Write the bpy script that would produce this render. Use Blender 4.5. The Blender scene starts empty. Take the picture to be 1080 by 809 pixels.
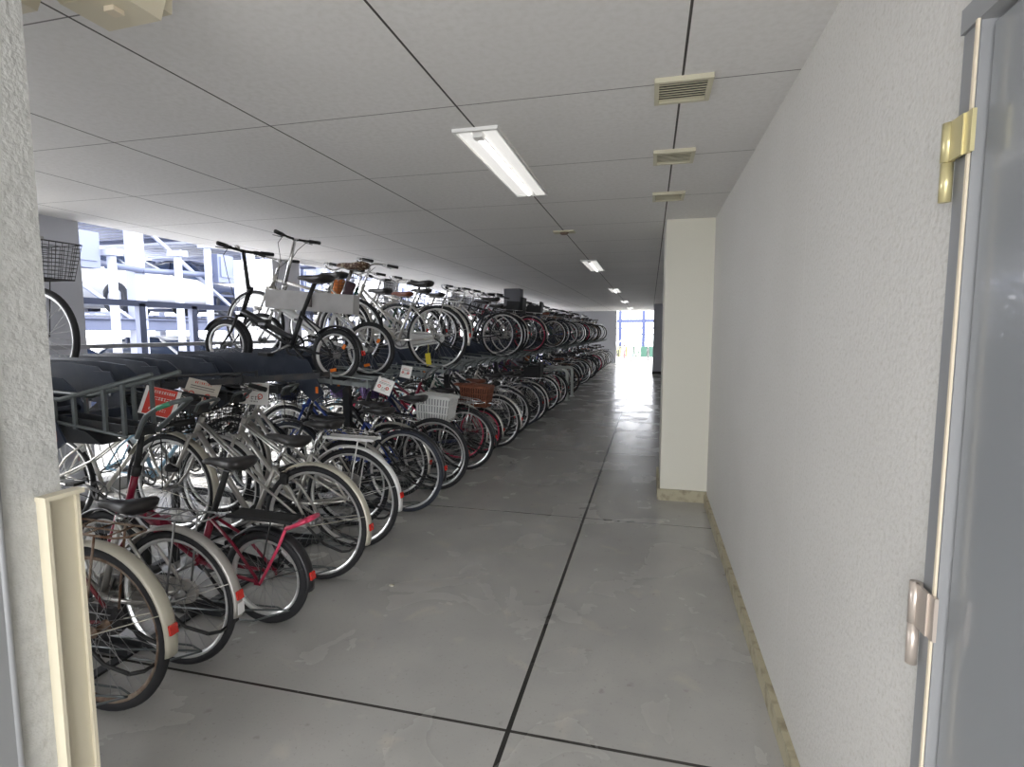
import bpy, math, random
from mathutils import Matrix, Vector
PI = math.pi
random.seed(7)
scene = bpy.context.scene
COL = scene.collection

# ------------------------------------------------------------------ camera, world, lights, exposure
cam_d = bpy.data.cameras.new('camera'); cam = bpy.data.objects.new('camera', cam_d); COL.objects.link(cam)
cam.location = (0, 0, 1.5)
cam.rotation_euler = (PI/2 - 0.09536, 0, 0.24757)
cam_d.sensor_width = 36; cam_d.lens = 575/1080*36; cam_d.clip_start = 0.05; cam_d.clip_end = 300
scene.camera = cam
vs = scene.view_settings
vs.view_transform = 'Standard'; vs.look = 'None'; vs.gamma = 1; vs.use_curve_mapping = False
vs.exposure = 2.3
scene.cycles.max_bounces = 10
scene.cycles.diffuse_bounces = 6
scene.cycles.sample_clamp_indirect = 8

world = bpy.data.worlds.new('sky'); scene.world = world; world.use_nodes = True
wn = world.node_tree.nodes; wl = world.node_tree.links
bg = wn['Background']; bg.inputs['Strength'].default_value = 2.1
tc = wn.new('ShaderNodeTexCoord'); sx = wn.new('ShaderNodeSeparateXYZ'); rp = wn.new('ShaderNodeValToRGB')
wl.new(tc.outputs['Generated'], sx.inputs[0]); wl.new(sx.outputs['Z'], rp.inputs[0]); wl.new(rp.outputs[0], bg.inputs['Color'])
rp.color_ramp.elements[0].color = (.91, .935, 1, 1); rp.color_ramp.elements[0].position = 0
rp.color_ramp.elements[1].color = (1, .985, .96, 1); rp.color_ramp.elements[1].position = .6

sun_d = bpy.data.lights.new('sun', 'SUN'); sun_d.energy = 3.2; sun_d.angle = math.radians(9); sun_d.color = (1, .98, .95)
sun = bpy.data.objects.new('sun', sun_d); COL.objects.link(sun); sun.location = (-20, -8, 40)
sun.rotation_euler = Vector((.88, .42, -2.0)).to_track_quat('-Z', 'Y').to_euler()
ZC = 2.45      # ceiling
XR = 0.51      # right wall
XL = -4.85     # left wall plane
YE = 26.2      # far end

def portal(name, loc, rot, sx_, sy_):
    l = bpy.data.lights.new(name, 'AREA'); l.shape = 'RECTANGLE'; l.size = sx_; l.size_y = sy_
    l.cycles.is_portal = True
    o = bpy.data.objects.new(name, l); o.location = loc; o.rotation_euler = rot; COL.objects.link(o)
portal('sky_portal_side', (XL-.65, 7.1, 1.3), (0, -PI/2, 0), 2.5, 12.4)
portal('sky_portal_far_side', (XL-.65, 19.6, 1.1), (0, -PI/2, 0), 2.0, 12)
portal('sky_portal_end', (-.65, YE+.4, 1.3), (-PI/2, 0, 0), 2.2, 2.5)
portal('sky_portal_entrance', (-.45, -1.75, 1.25), (PI/2, 0, 0), 2.0, 2.5)

# ------------------------------------------------------------------ materials
MATS = {}
def mat(name, col, rough=.5, metal=0, noise=None, bump=None, emit=None, coat=0, spec=.5):
    """noise=(scale, second colour, low, high); bump=(scale, strength)"""
    if name in MATS: return MATS[name]
    m = bpy.data.materials.new(name); m.use_nodes = True; MATS[name] = m
    nt = m.node_tree; b = nt.nodes['Principled BSDF']
    b.inputs['Base Color'].default_value = (*col, 1); b.inputs['Roughness'].default_value = rough
    b.inputs['Metallic'].default_value = metal; b.inputs['Coat Weight'].default_value = coat
    b.inputs['Specular IOR Level'].default_value = spec
    if noise or bump:
        t = nt.nodes.new('ShaderNodeTexCoord')
    if noise:
        n = nt.nodes.new('ShaderNodeTexNoise'); n.inputs['Scale'].default_value = noise[0]; n.inputs['Detail'].default_value = 6
        r = nt.nodes.new('ShaderNodeValToRGB')
        r.color_ramp.elements[0].color = (*col, 1); r.color_ramp.elements[1].color = (*noise[1], 1)
        r.color_ramp.elements[0].position = noise[2]; r.color_ramp.elements[1].position = noise[3]
        nt.links.new(t.outputs['Object'], n.inputs['Vector']); nt.links.new(n.outputs['Fac'], r.inputs[0])
        nt.links.new(r.outputs[0], b.inputs['Base Color'])
    if bump:
        n = nt.nodes.new('ShaderNodeTexNoise'); n.inputs['Scale'].default_value = bump[0]; n.inputs['Detail'].default_value = 3
        bp = nt.nodes.new('ShaderNodeBump'); bp.inputs['Strength'].default_value = bump[1]; bp.inputs['Distance'].default_value = .004
        nt.links.new(t.outputs['Object'], n.inputs['Vector']); nt.links.new(n.outputs['Fac'], bp.inputs['Height'])
        nt.links.new(bp.outputs[0], b.inputs['Normal'])
    if emit:
        b.inputs['Emission Color'].default_value = (*emit[0], 1); b.inputs['Emission Strength'].default_value = emit[1]
    return m

def line_mask(nt, axis_out, offset, period, width):
    """1 on a line repeated every period (period None = one line)"""
    def M(op, a, b=None):
        n = nt.nodes.new('ShaderNodeMath'); n.operation = op
        for i, v in enumerate((a, b)):
            if v is None: continue
            if isinstance(v, (int, float)): n.inputs[i].default_value = v
            else: nt.links.new(v, n.inputs[i])
        return n.outputs[0]
    d = M('SUBTRACT', axis_out, offset)
    if period:
        d = M('ADD', d, period*1000.5)
        d = M('MODULO', d, period)
        d = M('SUBTRACT', d, period*.5)
    d = M('ABSOLUTE', d)
    return M('LESS_THAN', d, width/2)

def mx(nt, fac, a, b, mode='MIX'):
    n = nt.nodes.new('ShaderNodeMix'); n.data_type = 'RGBA'; n.blend_type = mode
    for s, v in ((0, fac), (6, a), (7, b)):
        if isinstance(v, (int, float)): n.inputs[s].default_value = v
        elif isinstance(v, tuple): n.inputs[s].default_value = (*v, 1)
        else: nt.links.new(v, n.inputs[s])
    return n.outputs[2]

def noise_node(nt, vec, scale, detail=5, lo=.4, hi=.6, dist=0):
    n = nt.nodes.new('ShaderNodeTexNoise'); n.inputs['Scale'].default_value = scale; n.inputs['Detail'].default_value = detail
    n.inputs['Distortion'].default_value = dist
    nt.links.new(vec, n.inputs['Vector'])
    r = nt.nodes.new('ShaderNodeMapRange'); r.inputs[1].default_value = lo; r.inputs[2].default_value = hi
    nt.links.new(n.outputs['Fac'], r.inputs[0])
    return r.outputs[0]

def floor_mat():
    m = bpy.data.materials.new('polished_concrete'); m.use_nodes = True; nt = m.node_tree; b = nt.nodes['Principled BSDF']
    t = nt.nodes.new('ShaderNodeTexCoord'); s = nt.nodes.new('ShaderNodeSeparateXYZ'); nt.links.new(t.outputs['Object'], s.inputs[0])
    o = t.outputs['Object']
    c = mx(nt, noise_node(nt, o, .8, 5, .3, .7), (.385, .38, .36), (.45, .44, .415))
    c = mx(nt, noise_node(nt, o, 3.5, 8, .35, .75), c, (.37, .365, .35))
    c = mx(nt, noise_node(nt, o, 5, 9, .60, .80, .6), c, (.50, .465, .41))
    c = mx(nt, noise_node(nt, o, 70, 3, .62, .78), c, (.30, .29, .275))
    c = mx(nt, noise_node(nt, o, 14, 6, .66, .74), c, (.31, .30, .28))
    l1 = line_mask(nt, s.outputs['X'], -.485, 4.0, .024)
    l2 = line_mask(nt, s.outputs['Y'], 1.86, 2.43, .014)
    l1b = line_mask(nt, s.outputs['X'], -.485, None, .019)
    c = mx(nt, l2, c, (.045, .042, .038)); c = mx(nt, l1b, c, (.03, .028, .026))
    nt.links.new(c, b.inputs['Base Color'])
    rr = nt.nodes.new('ShaderNodeMapRange'); rr.inputs[3].default_value = .13; rr.inputs[4].default_value = .34
    nt.links.new(noise_node(nt, o, 2.2, 7, .3, .7, .6), rr.inputs[0]); nt.links.new(rr.outputs[0], b.inputs['Roughness'])
    n = nt.nodes.new('ShaderNodeTexNoise'); n.inputs['Scale'].default_value = 7; n.inputs['Detail'].default_value = 6
    nt.links.new(o, n.inputs['Vector'])
    bp = nt.nodes.new('ShaderNodeBump'); bp.inputs['Strength'].default_value = .07; bp.inputs['Distance'].default_value = .01
    nt.links.new(n.outputs['Fac'], bp.inputs['Height']); nt.links.new(bp.outputs[0], b.inputs['Normal'])
    return m

def ceiling_mat():
    m = bpy.data.materials.new('ceiling_panels'); m.use_nodes = True; nt = m.node_tree; b = nt.nodes['Principled BSDF']
    t = nt.nodes.new('ShaderNodeTexCoord'); s = nt.nodes.new('ShaderNodeSeparateXYZ'); o = t.outputs['Object']
    nt.links.new(o, s.inputs[0])
    c = mx(nt, noise_node(nt, o, .9, 4, .3, .7), (.70, .69, .68), (.76, .75, .74))
    c = mx(nt, noise_node(nt, o, 40, 3, .4, .8), c, (.66, .65, .63))
    l2 = line_mask(nt, s.outputs['Y'], 2.28, .91, .006)
    c = mx(nt, l2, c, (.17, .165, .16))
    l1 = line_mask(nt, s.outputs['X'], -.82, .915, .009)
    c = mx(nt, l1, c, (.06, .055, .05))
    nt.links.new(c, b.inputs['Base Color']); b.inputs['Roughness'].default_value = .75
    return m

def wall_mat():
    m = bpy.data.materials.new('sprayed_wall_plaster'); m.use_nodes = True; nt = m.node_tree; b = nt.nodes['Principled BSDF']
    t = nt.nodes.new('ShaderNodeTexCoord'); s = nt.nodes.new('ShaderNodeSeparateXYZ'); o = t.outputs['Object']
    nt.links.new(o, s.inputs[0])
    c = mx(nt, noise_node(nt, o, 1.2, 5, .3, .7), (.60, .585, .55), (.65, .635, .60))
    c = mx(nt, noise_node(nt, o, 90, 4, .5, .75), c, (.54, .52, .47))
    l = line_mask(nt, s.outputs['Y'], 3.9, 1.8, .004)
    c = mx(nt, l, c, (.68, .66, .62))
    nt.links.new(c, b.inputs['Base Color']); b.inputs['Roughness'].default_value = .6
    n = nt.nodes.new('ShaderNodeTexNoise'); n.inputs['Scale'].default_value = 70; n.inputs['Detail'].default_value = 5
    nt.links.new(o, n.inputs['Vector'])
    bp = nt.nodes.new('ShaderNodeBump'); bp.inputs['Strength'].default_value = .45; bp.inputs['Distance'].default_value = .006
    nt.links.new(n.outputs['Fac'], bp.inputs['Height']); nt.links.new(bp.outputs[0], b.inputs['Normal'])
    return m

M_FLOOR, M_CEIL, M_WALL = floor_mat(), ceiling_mat(), wall_mat()
M_COLUMN = mat('cream_column_paint', (.72, .70, .60), .55, bump=(60, .25))
M_STUCCO = mat('coarse_stucco', (.50, .50, .48), .6, noise=(30, (.43, .43, .41), .45, .7), bump=(75, 1))
M_WALLPALE = mat('pale_grey_wall', (.56, .57, .62), .6, bump=(50, .2))
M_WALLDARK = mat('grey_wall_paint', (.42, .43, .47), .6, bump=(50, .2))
M_DARKCOL = mat('dark_column_paint', (.10, .10, .11), .6)
M_BASE = mat('scuffed_baseboard', (.43, .39, .27), .6, noise=(14, (.18, .15, .10), .5, .75))
M_DOOR = mat('grey_door_enamel', (.235, .245, .255), .22, coat=.3)
M_DOORFRAME = mat('grey_frame_enamel', (.26, .265, .27), .35)
M_BRASS = mat('beige_hinge_metal', (.62, .55, .30), .3, .5)
M_NICKEL = mat('pinkish_hinge_metal', (.56, .49, .43), .3, .5)
M_BEIGE = mat('cream_plastic', (.60, .55, .42), .4)
M_BEIGE2 = mat('warm_cream_plastic', (.66, .58, .44), .45)  # slightly lighter, warmer cream for the door seal and clip
M_VENT = mat('vent_cream_enamel', (.56, .53, .40), .45)
M_DARKGAP = mat('dark_gap', (.03, .03, .03), .8)
M_LAMPWHITE = mat('white_lamp_enamel', (.82, .82, .80), .35)
M_DIFF = mat('lamp_diffuser', (.75, .75, .74), .4, emit=((1, .98, .94), .12))
M_TUBE = mat('lamp_tube', (.9, .9, .88), .3, emit=((1, .98, .94), .35))

PAL = dict(
    silver=mat('brushed_silver_paint', (.62, .60, .56), .3, .75),
    champagne=mat('champagne_paint', (.50, .48, .45), .3, .6),
    black=mat('black_paint', (.018, .018, .02), .3),
    darkblue=mat('dark_blue_paint', (.02, .03, .09), .3),
    blue=mat('blue_paint', (.03, .07, .35), .3),
    lightblue=mat('light_blue_paint', (.30, .50, .66), .35),
    red=mat('crimson_paint', (.22, .008, .03), .28),
    pinkred=mat('pink_red_paint', (.65, .05, .12), .35),
    maroon=mat('maroon_paint', (.14, .015, .02), .3),
    white=mat('white_paint', (.78, .78, .76), .35),
    green=mat('dark_green_paint', (.03, .08, .06), .35),
    purple=mat('purple_paint', (.13, .07, .25), .35),
    orange=mat('orange_paint', (.55, .16, .03), .4),
    yellow=mat('yellow_paint', (.75, .62, .05), .4),
    cream=mat('cream_fender_paint', (.60, .57, .47), .35, .35),
)
M_TYRE = mat('black_rubber', (.016, .016, .018), .7)
M_TYREGREY = mat('grey_blue_rubber', (.035, .04, .055), .65)
M_TYRERED = mat('red_rubber', (.32, .06, .06), .6)
M_RIM = mat('alloy_rim', (.78, .78, .77), .28, .7)
M_SPOKE = mat('steel_spoke', (.30, .30, .30), .35, .8)
M_CHROME = mat('chrome', (.72, .72, .72), .18, 1)
M_RUST = mat('rusty_steel', (.28, .22, .17), .6, .5, noise=(20, (.13, .06, .03), .4, .65))
M_SADDLE = mat('black_vinyl', (.022, .02, .02), .42)
M_BROWNLEATHER = mat('brown_vinyl', (.20, .06, .03), .45)
M_GRIP = mat('black_grip', (.02, .02, .02), .7)
M_REDREF = mat('red_reflector', (.65, .03, .02), .2, coat=.5)
M_ORREF = mat('orange_reflector', (.85, .22, .04), .25, coat=.5)
M_STICKER = mat('white_sticker', (.8, .8, .8), .5)
M_SLATSHADEGREY = mat('grey_slat_gap_shade', (.30, .31, .31), .8)  # grey stands in for the shade between the white basket slats
M_SLATSHADEDARK = mat('dark_slat_gap_shade', (.07, .025, .015), .8)  # dark brown stands in for the shade between the wicker slats
M_WIRE = mat('black_wire', (.03, .03, .03), .5, .4)
M_WHITEPLASTIC = mat('white_basket_plastic', (.80, .80, .78), .5)
M_WICKER = mat('brown_wicker', (.30, .10, .05), .6, noise=(90, (.15, .045, .02), .45, .6))
M_RACK = mat('dark_slate_rack_paint', (.028, .036, .055), .36, noise=(8, (.05, .06, .08), .5, .7))
M_LEDGE = mat('light_grey_ledge_paint', (.42, .42, .45), .45)
M_RACKBLK = mat('black_rack_paint', (.025, .027, .03), .45, noise=(10, (.06, .05, .045), .55, .75))
M_GALV = mat('galvanised_rack_steel', (.38, .42, .42), .4, .6, noise=(12, (.24, .26, .26), .4, .65))
M_PIPE = mat('grey_green_pipe', (.12, .135, .135), .4, .4)
M_GREENTAPE = mat('green_tape', (.04, .25, .13), .5)
M_SIGNRED = mat('red_sign_print', (.62, .05, .03), .45)
M_SIGNWHITE = mat('white_sign_paper', (.80, .79, .76), .5)
M_SIGNTAN = mat('tan_sign_paper', (.64, .60, .52), .5)
M_INK = mat('dark_print_ink', (.12, .10, .10), .6)
M_HOOP = mat('grey_hoop_paint', (.62, .66, .62), .4, .3)
M_STEELW = mat('shade_tinted_white_steel', (.34, .37, .48), .5)  # bluish tint of the outdoor shade is put into the steel colour
M_STEELB = mat('shade_tinted_grey_steel', (.10, .12, .20), .5)  # lavender cast of the outdoor shade painted in as a dark blue-grey
M_CARW = mat('white_car_paint', (.80, .82, .86), .2)
M_CARD = mat('dark_blue_car_paint', (.04, .055, .11), .2)
M_CARGLASS = mat('car_glass', (.04, .06, .11), .1)
M_CONC = mat('outdoor_concrete', (.27, .27, .27), .8, noise=(3, (.21, .21, .21), .4, .6))
M_LEAFPRINT = mat('floral_saddle_cover', (.40, .33, .24), .6, noise=(45, (.10, .05, .03), .42, .5))
M_BAGDARK = mat('dark_plum_bag', (.06, .03, .04), .6)
M_BOX = mat('grey_box_cloth', (.50, .49, .48), .6, noise=(7, (.44, .43, .42), .4, .6))
M_HEDGE = mat('yellow_green_panel', (.22, .23, .08), .6)

# ------------------------------------------------------------------ mesh builder
def V(*a): return Vector(a)
class MB:
    def __init__(s): s.v = []; s.f = []; s.m = []; s.sm = []
    def add(s, vs_, fs, smooth=False, m=0):
        o = len(s.v); s.v += [tuple(p) for p in vs_]
        for f in fs: s.f.append(tuple(i+o for i in f)); s.m.append(m); s.sm.append(smooth)
        return s
    def box(s, c, d, rot=None, m=0):
        c = Vector(c); hx, hy, hz = d[0]/2, d[1]/2, d[2]/2
        R = rot if rot else Matrix.Identity(3)
        p = [c + R @ Vector((x*hx, y*hy, z*hz)) for x in (-1, 1) for y in (-1, 1) for z in (-1, 1)]
        return s.add(p, [(0,1,3,2),(4,6,7,5),(0,4,5,1),(2,3,7,6),(0,2,6,4),(1,5,7,3)], m=m)
    def bar(s, a, b, w, h, up=(0,0,1), m=0):
        a, b = Vector(a), Vector(b); d = b-a; L = d.length
        if L < 1e-6: return s
        x = d/L; y = Vector(up).cross(x)
        if y.length < 1e-4: y = Vector((0,1,0)).cross(x)
        if y.length < 1e-4: y = Vector((1,0,0)).cross(x)
        y.normalize(); z = x.cross(y)
        return s.box((a+b)/2, (L, w, h), Matrix((x, y, z)).transposed(), m)
    def tube(s, pts, r, n=8, closed=False, smooth=True, m=0, caps=True):
        pts = [Vector(p) for p in pts]; N = len(pts)
        rs = r if isinstance(r, (list, tuple)) else [r]*N
        rings = []; prev = None
        for i, p in enumerate(pts):
            if closed: t = pts[(i+1) % N]-pts[i-1]
            else: t = pts[min(i+1, N-1)]-pts[max(i-1, 0)]
            t.normalize()
            if prev is None:
                a = Vector((0,1,0)) if abs(t.y) < .9 else Vector((1,0,0))
                u = (a - t*a.dot(t)).normalized()
            else:
                u = prev - t*prev.dot(t)
                if u.length < 1e-5: u = t.orthogonal()
                u.normalize()
            prev = u; w = t.cross(u)
            rings.append([p + (u*math.cos(2*PI*k/n)+w*math.sin(2*PI*k/n))*rs[i] for k in range(n)])
        vs_ = [q for R_ in rings for q in R_]; fs = []
        for i in range(N if closed else N-1):
            j = (i+1) % N
            for k in range(n): fs.append((i*n+k, i*n+(k+1) % n, j*n+(k+1) % n, j*n+k))
        if caps and not closed: fs.append(tuple(range(n-1, -1, -1))); fs.append(tuple((N-1)*n+k for k in range(n)))
        return s.add(vs_, fs, smooth, m)
    def ring(s, c, R, prof, N=40, a0=0, a1=2*PI, m=0, smooth=True):
        """profile points (dr, y) swept round the y axis through c"""
        full = abs(a1-a0-2*PI) < 1e-6; n = len(prof); cnt = N if full else N+1
        vs_ = []
        for i in range(cnt):
            a = a0+(a1-a0)*i/N
            for dr, y in prof: vs_.append((c[0]+(R+dr)*math.cos(a), c[1]+y, c[2]+(R+dr)*math.sin(a)))
        fs = []
        for i in range(N):
            j = (i+1) % cnt
            for k in range(n): fs.append((i*n+k, j*n+k, j*n+(k+1) % n, i*n+(k+1) % n))
        if not full: fs.append(tuple(range(n))); fs.append(tuple((cnt-1)*n+k for k in range(n-1, -1, -1)))
        return s.add(vs_, fs, smooth, m)
    def cyl(s, a, b, r, n=14, m=0): return s.tube([a, b], r, n, m=m)
    def prism(s, poly, y0, y1, m=0, axis='y'):
        """polygon in xz (axis y), xy (axis z) or yz (axis x)"""
        n = len(poly); P = []
        for y in (y0, y1):
            for a, b in poly: P.append({'y': (a, y, b), 'z': (a, b, y), 'x': (y, a, b)}[axis])
        fs = [tuple(range(n)), tuple(range(2*n-1, n-1, -1))]+[(i, i+n, (i+1) % n+n, (i+1) % n) for i in range(n)]
        return s.add(P, fs, m=m)
    def loft(s, rings, m=0, smooth=True, caps=True):
        n = len(rings[0]); vs_ = [p for R_ in rings for p in R_]; fs = []
        for i in range(len(rings)-1):
            for k in range(n): fs.append((i*n+k, i*n+(k+1) % n, (i+1)*n+(k+1) % n, (i+1)*n+k))
        if caps: fs.append(tuple(range(n-1, -1, -1))); fs.append(tuple((len(rings)-1)*n+k for k in range(n)))
        return s.add(vs_, fs, smooth, m)
    def mesh(s, name, mats):
        me = bpy.data.meshes.new(name); me.from_pydata(s.v, [], s.f)
        for m in (mats if isinstance(mats, (list, tuple)) else [mats]): me.materials.append(m)
        me.polygons.foreach_set('material_index', s.m); me.polygons.foreach_set('use_smooth', s.sm)
        me.update()
        import bmesh
        bm = bmesh.new(); bm.from_mesh(me); bmesh.ops.recalc_face_normals(bm, faces=bm.faces); bm.to_mesh(me); bm.free()
        return me

def obj(name, mb, mats, parent=None):
    me = mb if isinstance(mb, bpy.types.Mesh) else mb.mesh(name, mats)
    o = bpy.data.objects.new(name, me); COL.objects.link(o)
    if parent: o.parent = parent
    return o
def thing(name, label, cat, loc=(0,0,0), rotz=0, group=None):
    o = bpy.data.objects.new(name, None); COL.objects.link(o); o.location = loc; o.rotation_euler = (0,0,rotz)
    o.empty_display_size = .1
    o['label'] = label; o['category'] = cat
    if group: o['group'] = group
    return o
def tag(o, label, cat, group=None):
    o['label'] = label; o['category'] = cat
    if group: o['group'] = group
    return o
def struct(name, mb, m, label=None, cat=None, parent=None):
    o = obj(name, mb, m, parent); o['kind'] = 'structure'
    if label: o['label'] = label
    if cat: o['category'] = cat
    return o
def copy_tree(o, parent=None):
    c = o.copy(); COL.objects.link(c)
    if parent: c.parent = parent
    for ch in list(o.children): copy_tree(ch, c)
    return c

# ------------------------------------------------------------------ the room
Y0 = -1.6
struct('floor', MB().box(((XL-.6+XR+.15)/2, (Y0+YE)/2, -.1), (XR+.15-XL+.6, YE-Y0, .2)).box((-6.0, (Y0+3.1)/2, -.1), (1.1, 3.1-Y0, .2)), M_FLOOR, 'worn grey polished concrete floor with dark joints', 'floor')
struct('ceiling', MB().box(((XL+XR+.15)/2, (Y0+YE)/2, ZC+.1), (XR+.15-XL, YE-Y0, .2)).box((-5.7, (Y0+3.1)/2, ZC+.1), (1.7, 3.1-Y0, .2)), M_CEIL, 'low grey panelled ceiling with dark joint lines', 'ceiling')
# right wall, with the door opening behind Y 1.13
w = MB()
w.box((XR+.1, (1.11+21)/2, ZC/2), (.2, 21-1.11, ZC))
w.box((XR+.1, (1.11+.2)/2, (ZC+2.02)/2), (.2, .93, ZC-2.02))
w.box((XR+.1, (Y0+.2)/2, ZC/2), (.2, .2-Y0, ZC))
w.box((XR+.1, (21+YE)/2, ZC/2), (.2, YE-21, ZC))
struct('wall_right', w, M_WALL, 'long off-white sprayed plaster wall on the right', 'wall')
# column projecting from the right wall, and the far one
struct('wall_column', MB().box(((XR+.115)/2, 5.35, ZC/2), (XR-.115, .8, ZC)), M_COLUMN, 'cream painted column standing out from the right wall', 'column')
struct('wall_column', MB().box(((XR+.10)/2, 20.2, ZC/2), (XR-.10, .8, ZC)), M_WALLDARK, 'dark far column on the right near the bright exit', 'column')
# baseboards
b = MB(); b.box((XR-.012, (1.19+4.95)/2, .04), (.024, 4.95-1.19, .08))
struct('baseboard_right', b, M_BASE, 'grimy beige baseboard along the right wall', 'baseboard')
b = MB(); b.box(((XR+.115)/2-.006, 4.938, .05), (XR-.115+.012, .024, .10)); b.box((.103, 5.35, .05), (.024, .8, .10))
struct('baseboard_column', b, M_BASE, 'grimy beige baseboard round the foot of the cream column', 'baseboard')
b = MB(); b.box((.09, 20.2, .05), (.02, .82, .10)); b.box((.30, 19.79, .05), (.42, .02, .10))
struct('baseboard_far', b, M_DARKGAP, 'dark baseboard round the foot of the far column', 'baseboard')
# left wall: solid stretches and columns between the openings
XO = XL-.6
struct('wall_left', MB().box(((XL+XO)/2, 3.50, ZC/2), (.6, .56, ZC)).box((-6.45, (Y0+.9)/2, ZC/2), (.2, .9-Y0, ZC)), M_WALLPALE, 'grey wall at the far left before the openings, with an unseen daylight-limiting stretch', 'wall')  # second box is unseen, added to keep daylight off the near ceiling
for (a, b_) , lab in zip(((6.3, 6.88), (9.4, 10.02)), ('grey column between the first and second side openings', 'grey column between the second and third side openings')):
    struct('wall_column', MB().box(((XL+XO)/2, (a+b_)/2, ZC/2), (.6, b_-a, ZC)), M_WALLPALE, lab, 'column')
struct('wall_left_far', MB().box(((XL+XO)/2, 13.3, ZC/2), (.6, .6, ZC)).box(((XL+XO)/2, 17.3, ZC/2), (.6, .6, ZC)).box(((XL+XO)/2, 21.3, ZC/2), (.6, .6, ZC)).box(((XL+XO)/2, 25.7, ZC/2), (.6, 1.0, ZC)).box(((XL+XO)/2, 19.6, 2.2), (.58, 12.4, .5)).box(((XL+XO)/2, 19.6, .06), (.58, 12.4, .12)), M_WALLPALE, 'pale far stretch of the left wall with openings added for daylight', 'wall')  # openings below the band are added to let daylight into the far aisle
struct('wall_column', MB().box((-3.02, 12.1, ZC/2), (.36, .36, ZC)), M_DARKCOL, 'dark square column rising between the upper bicycles', 'column')
struct('wall_end', MB().box(((XO-1.55)/2, YE+.1, ZC/2), (-1.55-XO, .2, ZC)), M_WALLDARK, 'blue-grey end wall beside the bright exit', 'wall')
struct('trim_1', MB().box((XL-.30, (3.78+13)/2, .06), (.6, 13-3.78, .12)), M_CONC, 'low concrete kerb under the side openings', 'kerb')

struct('light_blocking_wall', MB().box(((-6.45-1.4)/2, Y0-.05, ZC/2), (6.45-1.4, .1, ZC)), M_WALLPALE, 'unseen wall added behind the viewpoint to cut the entrance daylight', 'wall')  # unseen, added to narrow the entrance and dim the near end
# near stucco wing wall at the left of the camera, with its corner guard
w = MB(); w.box((-1.35, .50, ZC/2), (.18, .80, ZC))
struct('wall_wing', w, M_STUCCO, 'coarse white stucco wall end close at the left', 'wall')
pf = MB(); pf.box((-1.256, .67, 1.0), (.008, .20, 2.0)); pf.tube([(-1.254, .775, 0), (-1.254, .775, 2.0)], .007, 8); struct('trim_2', pf, M_DOORFRAME, 'blue-grey metal strip on the near stucco wall', 'trim')
g = thing('corner_guard', 'cream plastic channel guard on the lower edge of the stucco wall', 'corner guard', (-1.26, .888, 0))
gb = MB(); gb.box((.004, .0, .57), (.008, .066, 1.14)); gb.box((.014, -.036, .57), (.028, .008, 1.14)); gb.box((.008, .036, .57), (.016, .008, 1.14))
obj('channel', gb, M_BEIGE, g)
cb = MB(); cb.box((.014, 0, 1.144), (.031, .084, .010)); obj('end_cap', cb, M_BEIGE, g)

# ------------------------------------------------------------------ door
d = thing('door_1', 'glossy grey steel door in the right wall', 'door', (XR, .65, 0)); d['kind'] = 'structure'
f = MB()
for y in (-.44, .44): f.box((.047, y, 1.0), (.122, .05, 2.0))
f.box((.045, 0, 2.01), (.13, .93, .04))
obj('door_frame', f, M_DOORFRAME, d)
lf = MB(); lf.box((.02, 0, .995), (.04, .81, 1.97)); obj('door_leaf', lf, M_DOOR, d)
sl = MB(); sl.box((-.0205, .412, .995), (.004, .006, 1.99)); obj('door_seal', sl, M_BEIGE2, d)
for z, m_, hh in ((1.785, M_BRASS, .065), (.965, M_NICKEL, .078)):
    h = MB(); h.cyl((-.027, .462, z-hh), (-.027, .462, z-.001), .0095, 12); h.cyl((-.027, .462, z+.001), (-.027, .462, z+hh), .0105, 12)
    h.box((-.027, .437, z+hh*.5), (.005, .045, hh)); h.box((-.0235, .405, z+hh*.5), (.006, .02, hh))
    o = obj('hinge', h, m_, d); o['label'] = 'yellow brass upper hinge' if m_ is M_BRASS else 'pinkish worn lower hinge'

# ------------------------------------------------------------------ ceiling lights, vents
LL = ['long louvred ceiling light nearest, above the aisle', 'second ceiling light along the aisle', 'third ceiling light along the aisle', 'fourth ceiling light along the aisle', 'last ceiling light before the bright exit']
lroot = None
for k, lab in enumerate(LL):
    if lroot is None:
        r = thing('ceiling_light', lab, 'ceiling light', (-.82, 3.17, ZC), 0, 'ceiling lights above the aisle'); lroot = r
        fr = MB(); L, W = 1.27, .225
        for y in (-L/2, L/2): fr.box((0, y, -.008), (W, .018, .016))
        for x in (-W/2+.006, W/2-.006): fr.box((x, 0, -.008), (.012, L, .016))
        obj('lamp_frame', fr, M_LAMPWHITE, r)
        df = MB()
        for sgn in (-1, 1):
            pr = [(sgn*.104, -.003), (sgn*.03, -.012), (sgn*.03, -.002), (sgn*.104, -.001)]
            df.prism(pr, -L/2+.01, L/2-.01)
        obj('reflector', df, M_DIFF, r)
        tb = MB(); tb.tube([(0, -L/2+.09, -.022), (0, L/2-.09, -.022)], .015, 12); obj('lamp_tube', tb, M_TUBE, r)
        so = MB()
        for sgn in (-1, 1): so.box((0, sgn*(L/2-.06), -.016), (.045, .05, .03))
        obj('lamp_holder', so, M_LAMPWHITE, r)
    else:
        r = copy_tree(lroot); r['label'] = lab; r.location = (-.82, 3.17+4.9*k, ZC)
vroot = None
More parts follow.
